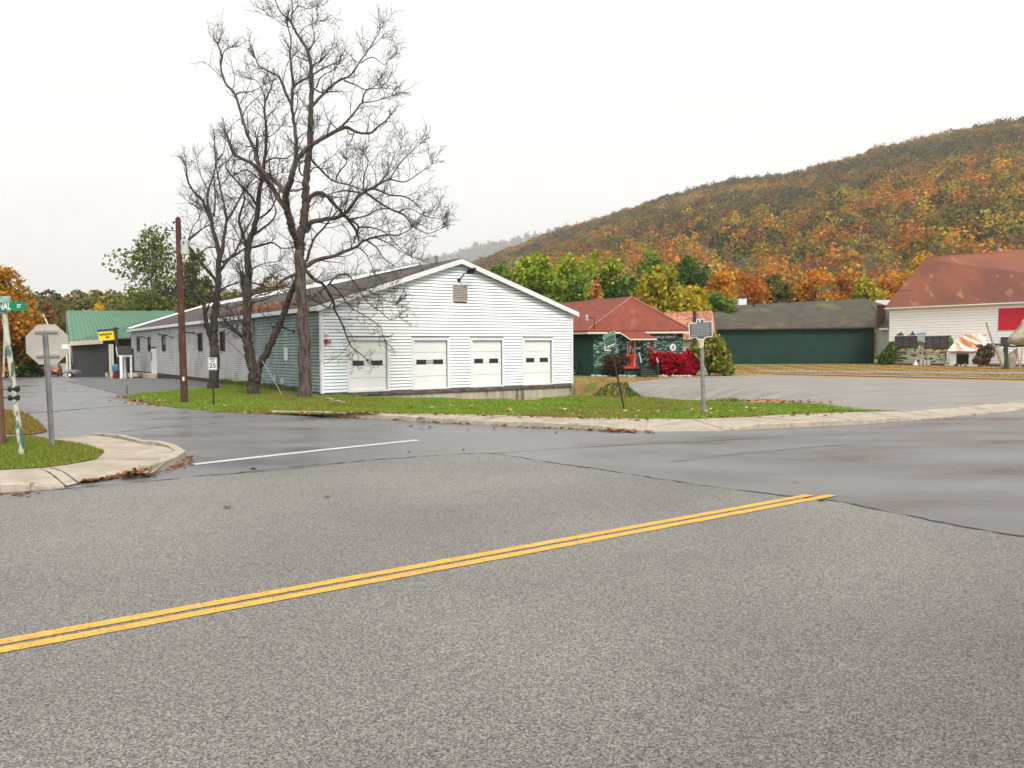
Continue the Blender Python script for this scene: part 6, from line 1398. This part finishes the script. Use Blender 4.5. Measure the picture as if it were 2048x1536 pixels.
# ------------------------------------------------------------------ wooded slopes
def interp(L, x): return float(np.interp(x, [a for a, b in L], [b for a, b in L]))
def horiz(px): return 702.2 - .0067 * px
def hillside(name, prof, Yfoot, Yridge, k0, k1, ntree, size, pals, ncard, cs, expo=1.25, th=9.0, gname='hill', seed=1, foot=0.0):
    """terrain whose ridge follows the mountain's profile, and the forest on it"""
    def ridge(px):
        YR = interp(Yridge, px); return YR, 2 + YR * (horiz(px) - interp(prof, px)) / F - th
    nu, nv = 70, 24; mb = MB()
    for j in range(nv + 4):
        for i in range(nu + 1):
            px = k0 + (k1 - k0) * i / nu; YR, zR = ridge(px); f = j / nv
            if f <= 1: Y = Yfoot + (YR - Yfoot) * f; z = foot + (zR - foot) * f ** expo
            else: Y = YR * (1 + (f - 1) * 1.5); z = zR * (1 - (f - 1) * .5)
            mb.v.append(((px - 1024) / F * Y, Y, z))
    for j in range(nv + 3):
        for i in range(nu): mb.f.append((j * (nu + 1) + i, j * (nu + 1) + i + 1, (j + 1) * (nu + 1) + i + 1, (j + 1) * (nu + 1) + i)); mb.m.append(0)
    struct(mb.build(gname, MT['far_ground'], None, True))
    r_ = np.random.default_rng(seed); P_ = []
    px = r_.uniform(k0, k1, ntree * 3); f = np.sqrt(r_.uniform(.0, 1.0, ntree * 3))
    YR = np.interp(px, [a for a, b in Yridge], [b for a, b in Yridge]); Y = Yfoot + (YR - Yfoot) * f
    keep = r_.uniform(0, 1, len(px)) < Y / YR.max(); px, f, YR, Y = px[keep][:ntree], f[keep][:ntree], YR[keep][:ntree], Y[keep][:ntree]; n = len(px)
    pr = np.interp(px, [a for a, b in prof], [b for a, b in prof]); zR = 2 + YR * (702.2 - .0067 * px - pr) / F - th
    X = (px - 1024) / F * Y; Z = foot + (zR - foot) * f ** expo
    # broad patches of species by position on the slope
    q = (np.sin(X * .021 + Y * .008 + seed) + np.sin(X * .009 - Y * .017 + 2) + np.sin(Z * .06 + X * .013)) / 3 + r_.normal(size=n) * .22
    alt = f + r_.normal(size=n) * .16
    tint = np.zeros((n, 3))
    for i in range(n):
        a = alt[i]; b = q[i]
        s = 0 if a < .24 else (1 if a < .55 else 2)
        pal = pals[s][0 if b > .22 else (1 if b > -.18 else 2)]
        tint[i] = pal[r_.integers(len(pal))]
    tint = tint * .82 + tint.mean(0) * .12; tint *= r_.uniform(.68, 1.25, (n, 1))
    rad = size * r_.uniform(.65, 1.35, n); hgt = rad * r_.uniform(.9, 1.5, n)
    con = (tint[:, 1] > tint[:, 0] * 1.35)
    hgt = np.where(con, hgt * 1.08, hgt); rw = np.where(con, rad * .62, rad)
    d = r_.normal(size=(n, ncard, 3)); d[:, :, 2] = np.abs(d[:, :, 2]) * .9 - .12; d /= np.linalg.norm(d, axis=2)[:, :, None]
    rr_ = r_.uniform(.62, 1.05, (n, ncard, 1)); lob = 1 + .22 * np.sin(np.arctan2(d[:, :, 1], d[:, :, 0]) * 3 + r_.uniform(0, 6.28, (n, 1)))
    tp_ = np.where(con[:, None], 1 - .55 * np.clip(d[:, :, 2], 0, 1), 1.0)
    cen = np.stack([X, Y, Z + hgt * .55], 1)[:, None, :] + d * rr_ * np.stack([rw[:, None] * lob * tp_, rw[:, None] * lob * tp_, np.repeat(hgt[:, None], ncard, 1)], 2)
    nr = d + r_.normal(size=d.shape) * .42; nr /= np.linalg.norm(nr, axis=2)[:, :, None]
    a = r_.normal(size=d.shape); a -= nr * (a * nr).sum(2)[:, :, None]; a /= np.linalg.norm(a, axis=2)[:, :, None]; b = np.cross(nr, a)
    s = (cs * rad[:, None, None] / size * r_.uniform(.6, 1.3, (n, ncard, 1))) * np.clip(Y / Y.max() * 1.25, .78, 1.0)[:, None, None]
    v = np.stack([cen + a * s, cen + b * s, cen - a * s, cen - b * s], 2).reshape(-1, 3)
    tc_ = (tint[:, None, :] * r_.uniform(.72, 1.3, (n, ncard, 1))).reshape(-1, 3)
    o = fast(name, v, n * ncard, tc_); o['kind'] = 'stuff'; return o
cO = [(.58, .21, .02), (.64, .29, .025), (.50, .16, .018)]; cY = [(.42, .29, .025), (.50, .34, .03), (.31, .26, .03)]; cR = [(.32, .12, .025), (.25, .11, .03), (.38, .16, .03)]; cB = [(.14, .085, .03), (.10, .07, .028), (.18, .11, .035)]; cOl = [(.15, .15, .025), (.11, .12, .022), (.20, .18, .03)]; cG = [(.022, .045, .014), (.03, .058, .016), (.045, .07, .02)]
palA = [[cO, cO + cY + cR, cY + cO + cOl], [cO + cY + cOl, cOl + cR + cY + cG, cB + cG + cOl + cR], [cY + cOl + cO[:1] + cR, cOl + cB + cR + cG, cG + cB + cOl]]
prof1 = [(700, 600), (860, 565), (940, 532), (1000, 508), (1040, 494), (1100, 470), (1150, 455), (1200, 441), (1300, 409), (1340, 396), (1400, 381), (1450, 367), (1500, 362), (1560, 356), (1650, 334), (1700, 322), (1750, 302), (1800, 293), (1900, 270), (2048, 242), (2500, 170)]
hillside('autumn_forest', prof1, 165, [(700, 1500), (1000, 1350), (1400, 1080), (2048, 900), (2500, 850)], 860, 2330, 9500, 5.2, palA, 120, .78, 1.12, 8.0, 'mountain', 3)
prof2 = [(-200, 640), (430, 592), (560, 572), (650, 558), (760, 545), (830, 532), (900, 512), (950, 497), (1050, 477), (1110, 464), (1250, 430)]
palF = [[cR + cB, cOl + cB, cB], [cR + cB + cOl, cOl + cB, cG + cB], [cB + cOl, cB + cG, cG]]
hillside('far_forest', prof2, 2600, [(-200, 6000), (1250, 6000)], -100, 1250, 5200, 27.0, palF, 30, 6.4, 1.2, 30.0, 'far_mountain', 5)
prof3 = [(-500, 612), (60, 606), (110, 603), (150, 604), (185, 597), (215, 590), (240, 603), (300, 600), (430, 596), (640, 590)]
palL = [[cOl + cO, cOl + cY, cG + cOl], [cOl + cY, cOl + cG, cG + cY], [cOl + cY + cB, cOl + cG, cG + cOl]]
hillside('hill_forest', prof3, 150, [(-500, 330), (640, 330)], -400, 640, 1500, 3.6, palL, 90, .75, 1.0, 6.0, 'hill', 9)
for k, (px, py, Y, s) in enumerate(((1664, 436, 640, 5.5), (1672, 428, 650, 3.5), (1857, 443, 560, 4.0), (1645, 443, 640, 3))):
    c_ = P(px, py, Y); mb = MB()
    for j in range(4): mb.ell(c_ + V((random.uniform(-s, s) * .7, -6, random.uniform(-s, s) * .35)), (s * random.uniform(.3, .6), s * .4, s * random.uniform(.25, .45)), 1, .25)
    setp(mb.build('rock_outcrop', MT['rock']), ['largest pale rock outcrop high on the mountainside', 'small pale outcrop just above the largest one', 'pale rock outcrop on the slope above the barn', 'lowest left pale outcrop on the mountainside'][k], 'rock')

# ------------------------------------------------------------------ grass and fallen leaves
def inside(poly, X, Y):
    c = np.zeros(len(X), bool); n = len(poly)
    for i in range(n):
        x1, y1 = poly[i][0], poly[i][1]; x2, y2_ = poly[(i + 1) % n][0], poly[(i + 1) % n][1]
        k = ((y1 > Y) != (y2_ > Y)) & (X < (x2 - x1) * (Y - y1) / (y2_ - y1 + 1e-12) + x1); c ^= k
    return c
def blades(name, poly, dens, hgt, hf, pal, ymax=60, w=.016, avoid=None, kind='stuff'):
    xs_ = [p[0] for p in poly]; ys_ = [min(p[1], ymax) for p in poly]; x0, x1, y0, y1 = min(xs_), max(xs_), min(ys_), max(ys_)
    n = int((x1 - x0) * (y1 - y0) * dens); X = rng.uniform(x0, x1, n); Y = rng.uniform(y0, y1, n); k = inside(poly, X, Y)
    if avoid:
        for a_ in avoid: k &= ~inside(a_, X, Y)
    X, Y = X[k], Y[k]; n = len(X)
    if n == 0: return
    Z = np.array([hf(a, b) for a, b in zip(X, Y)])
    h = hgt * rng.uniform(.4, 1.25, n) * (1 + .5 * np.sin(X * 1.7 + Y * .9) * np.sin(Y * 1.3 - X * .6)); an = rng.uniform(0, 6.28, n); ww = w * rng.uniform(.6, 1.4, n)
    b = np.stack([X, Y, Z], 1); s = np.stack([np.cos(an) * ww, np.sin(an) * ww, np.zeros(n)], 1); tp_ = b + np.stack([rng.normal(size=n) * h * .4, rng.normal(size=n) * h * .4, h], 1)
    v = np.stack([b - s, b + s, tp_], 1).reshape(-1, 3)
    pt_ = np.sin(X * .55 + 1.3 * np.sin(Y * .4)) + rng.normal(size=n) * .7
    tint = pick(pal, n, .3); k = (pt_ > .9) & (name == 'grass'); tint[k] = pick([(.30, .24, .06), (.24, .17, .05)], int(k.sum()))
    o = fast(name, v, n, tint, nv=3); o['kind'] = 'stuff'; print(name, n)
GP = [(.18, .29, .028), (.23, .35, .04), (.13, .23, .022), (.29, .37, .055)]
lawn_v = [(p.x, p.y) for p in lawn]; lotv = [(p.x, p.y) for p in lot]; rampv = [(p.x, p.y) for p in off_line(rr, 2.1) + list(reversed(off_line(rr, -2.7)))]
whv = [(A.x, A.y), xy(WF.at(LW, 0)), xy(WF.at(LW, 0) + B_ * LS), xy(A + B_ * LS)]
dryv = [xy(p) for p in GL([(1150, 769), (1150, 757), (1250, 755), (1420, 750), (1440, 731), (1752, 728.5), (2048, 733), (2700, 745), (2700, 768), (2048, 757), (1800, 752), (1560, 748), (1440, 753), (1350, 757), (1290, 763), (1240, 771)])]
near_lawn = [xy(p) for p in GL([(480, 769.5), (430, 773), (380, 779), (300, 785.5), (246, 791.5)]) + GL(FR[1:])] + BACKW[:10] + [xy(p) for p in GL([(1650, 812), (1600, 806), (1560, 798), (1480, 790), (1400, 784), (1330, 780), (1240, 772), (1150, 768), (1100, 760)], .0)]
blades('grass', near_lawn, 700, .075, HL, GP, 48, .013, [rampv, whv])
bank = [xy(WF.at(LW - .1, 0, .3)), xy(WF.at(LW - .2, 0, 7.5)), xy(WF.at(LW + 3.5, 0, 9.5)), xy(WF.at(LW + 6.0, 0, 7.0)), xy(WF.at(LW + 4.5, 0, 4.0)), xy(WF.at(LW + 1.5, 0, 1.0))]
blades('weeds', bank, 420, .14, HL, [(.06, .14, .02), (.10, .19, .03), (.05, .11, .02), (.14, .20, .04)], 60, .03, [rampv, whv, lotv])
bank2 = [xy(p) for p in GL([(1148, 771.5), (1256, 770), (1330, 779), (1400, 786), (1500, 797)], 0) + GL([(1400, 800), (1300, 799), (1145, 797)], -.5)]
blades('weeds', bank2, 420, .13, HL, [(.09, .19, .02), (.13, .24, .03), (.07, .14, .02), (.17, .25, .04)], 60, .03, [lotv])
fnd = [xy(S1.at(-16, 0, .0)), xy(S1.at(-16, 0, .9)), xy(S1.at(-.5, 0, .8)), xy(S1.at(-.5, 0, 0))]
blades('weeds', fnd, 260, .22, HL, [(.06, .13, .02), (.09, .16, .03), (.2, .15, .04)], 60, .03)
blades('grass', [(p.x, p.y) for p in CLW], 2600, .06, lambda x, y: SZ + .012, GP, 40, .008)
blades('dry_grass', dryv, 60, .07, HL, [(.40, .24, .07), (.30, .20, .07), (.2, .2, .05)], 95, .03)
blades('dry_grass', [(p.x, p.y) for p in DG], 700, .07, lambda x, y: .02, [(.34, .17, .05), (.25, .2, .05), (.14, .17, .03)], 60, .012)
def litter(name, spots, size, pal=None):
    C_ = []
    for (a_, b_, n, sp_, z) in spots:
        a_, b_ = G(*a_, z), G(*b_, z)
        t_ = rng.uniform(0, 1, n)[:, None]; c_ = np.array(a_)[None] * (1 - t_) + np.array(b_)[None] * t_ + rng.normal(size=(n, 3)) * np.array([sp_, sp_, 0]); c_[:, 2] = z + rng.uniform(.008, .03, n); C_.append(c_)
    C_ = np.concatenate(C_); n = len(C_); o = card_mesh(name, C_, size * rng.uniform(.5, 1.3, n), pick(pal or [(.34, .14, .05), (.24, .09, .04), (.42, .24, .10), (.15, .07, .04)], n, .3), up=2.5); o['kind'] = 'stuff'
litter('fallen_leaves', [((372, 912), (362, 930), 30, .08, 0), ((300, 951), (240, 953), 70, .05, .02), ((240, 953), (164, 966), 60, .03, .015), ((246, 948), (296, 940), 40, .05, .10), ((330, 944), (375, 926), 28, .06, 0), ((20, 990), (50, 988), 10, .1, 0), ((300, 960), (900, 905), 9, .35, 0), ((500, 1000), (900, 930), 3, .8, .004)], .075)
litter('fallen_leaves', [((1205, 861), (1290, 864), 80, .10, .02), ((560, 829), (1200, 861.5), 120, .05, .0), ((600, 827), (800, 826), 160, .12, SZ), ((260, 800), (550, 829), 350, .2, .0), ((246, 792), (330, 812), 260, .35, .0), ((1240, 840), (1700, 826), 110, .3, SZ), ((770, 827), (1240, 838), 130, .15, SZ), ((700, 845), (1250, 870), 14, .5, 0), ((1450, 800), (1650, 806), 160, .5, .06)], .09)
litter('fallen_leaves', [((900, 812), (1200, 824), 60, 1.2, .12), ((300, 795), (560, 815), 130, 1.0, .03), ((1250, 825), (1600, 818), 80, .8, .12), ((1380, 985), (1700, 930), 2, .8, .004)], .10, [(.45, .30, .12), (.40, .2, .07), (.55, .42, .25)])
# rust leaves lying on the roof eave
rc = []
for _ in range(900):
    s_ = random.uniform(4, 15); t_ = abs(random.gauss(0, .9)); p = roofpt(t_, s_, .13); rc.append(tuple(p))
o = card_mesh('roof_leaves', rc, .13 * rng.uniform(.5, 1.3, len(rc)), pick([(.38, .14, .05), (.28, .10, .04), (.42, .24, .12)], len(rc)), up=2); o['kind'] = 'stuff'
# small branches lying in the lawn
for k, (a_, b_) in enumerate((((650, 797), (668, 800)), ((663, 803), (690, 805)))):
    mb = MB(); p, q = G(*a_, .12), G(*b_, .12); mb.tube([p, p.lerp(q, .5) + V((0, 0, .05)), q], [.03, .025, .01], 5); setp(mb.build('fallen_branch', MT['tan_cloth']), ['pale fallen branch at the warehouse corner', 'thin fallen branch in the grass below the first roller door'][k], 'branch')

# ------------------------------------------------------------------ air, sky and light
mb = MB(); x0, x1, y0, y1, z0, z1 = -6500, 6500, -60, 9400, -2.5, 1300
mb.obox((x0, y0, z0), (x1 - x0, 0, 0), (0, y1 - y0, 0), (0, 0, z1 - z0)); hz_ = bpy.data.materials.new('haze'); hz_.use_nodes = True; N = hz_.node_tree.nodes
N.remove(N['Principled BSDF']); pv_ = N.new('ShaderNodeVolumePrincipled'); pv_.inputs['Color'].default_value = (1, 1, 1, 1); pv_.inputs['Density'].default_value = HAZE = .00014
pv_.inputs['Anisotropy'].default_value = 0; hz_.node_tree.links.new(pv_.outputs[0], N['Material Output'].inputs['Volume'])
if HAZE > 0: setp(mb.build('haze', hz_), kind='stuff')
SE, SA = math.radians(48), math.radians(160)   # elevation, compass bearing from +Y clockwise
sun = bpy.data.lights.new('sun', 'SUN'); sun.energy = 1.5; sun.angle = math.radians(16); sun.color = (1, .97, .93)
so = bpy.data.objects.new('sun', sun); col.objects.link(so)
sd_ = V((math.sin(SA) * math.cos(SE), math.cos(SA) * math.cos(SE), math.sin(SE))); so.rotation_euler = sd_.to_track_quat('Z', 'Y').to_euler(); so.location = (0, 0, 50)
wd = bpy.data.worlds.new('World'); sc.world = wd; wd.use_nodes = True; nt = wd.node_tree; N = nt.nodes; L = nt.links; bg = N['Background']
sk = N.new('ShaderNodeTexSky'); sk.sky_type = 'NISHITA'; sk.sun_disc = False; sk.sun_elevation = SE; sk.sun_rotation = SA; sk.dust_density = 6; sk.air_density = 1
hs = N.new('ShaderNodeHueSaturation'); hs.inputs['Saturation'].default_value = .12; hs.inputs['Value'].default_value = 1.0; L.new(sk.outputs[0], hs.inputs['Color'])
tc = N.new('ShaderNodeTexCoord'); mp = N.new('ShaderNodeMapping'); mp.inputs['Scale'].default_value = (1.2, 1.2, 3.2); L.new(tc.outputs['Generated'], mp.inputs[0])
nz = N.new('ShaderNodeTexNoise'); nz.inputs['Scale'].default_value = 1.5; nz.inputs['Detail'].default_value = 5; nz.inputs['Roughness'].default_value = .5; L.new(mp.outputs[0], nz.inputs[0])
cr = N.new('ShaderNodeValToRGB'); e = cr.color_ramp.elements; e[0].position = .36; e[0].color = (8.0, 7.98, 8.02, 1); e[1].position = .50; e[1].color = (9.7, 9.66, 9.6, 1); L.new(nz.outputs['Fac'], cr.inputs[0])
mx = N.new('ShaderNodeMix'); mx.data_type = 'RGBA'; mx.inputs[0].default_value = .9; L.new(hs.outputs[0], mx.inputs[6]); L.new(cr.outputs[0], mx.inputs[7]); L.new(mx.outputs[2], bg.inputs['Color']); bg.inputs['Strength'].default_value = .070
sc.view_settings.view_transform = 'Standard'; sc.view_settings.look = 'None'; sc.view_settings.gamma = 1; sc.view_settings.exposure = .88
sc.cycles.max_bounces = 6; sc.cycles.diffuse_bounces = 3; sc.cycles.glossy_bounces = 2; sc.cycles.transmission_bounces = 2; sc.cycles.volume_bounces = 2; sc.cycles.transparent_max_bounces = 6
sc.cycles.use_denoising = True
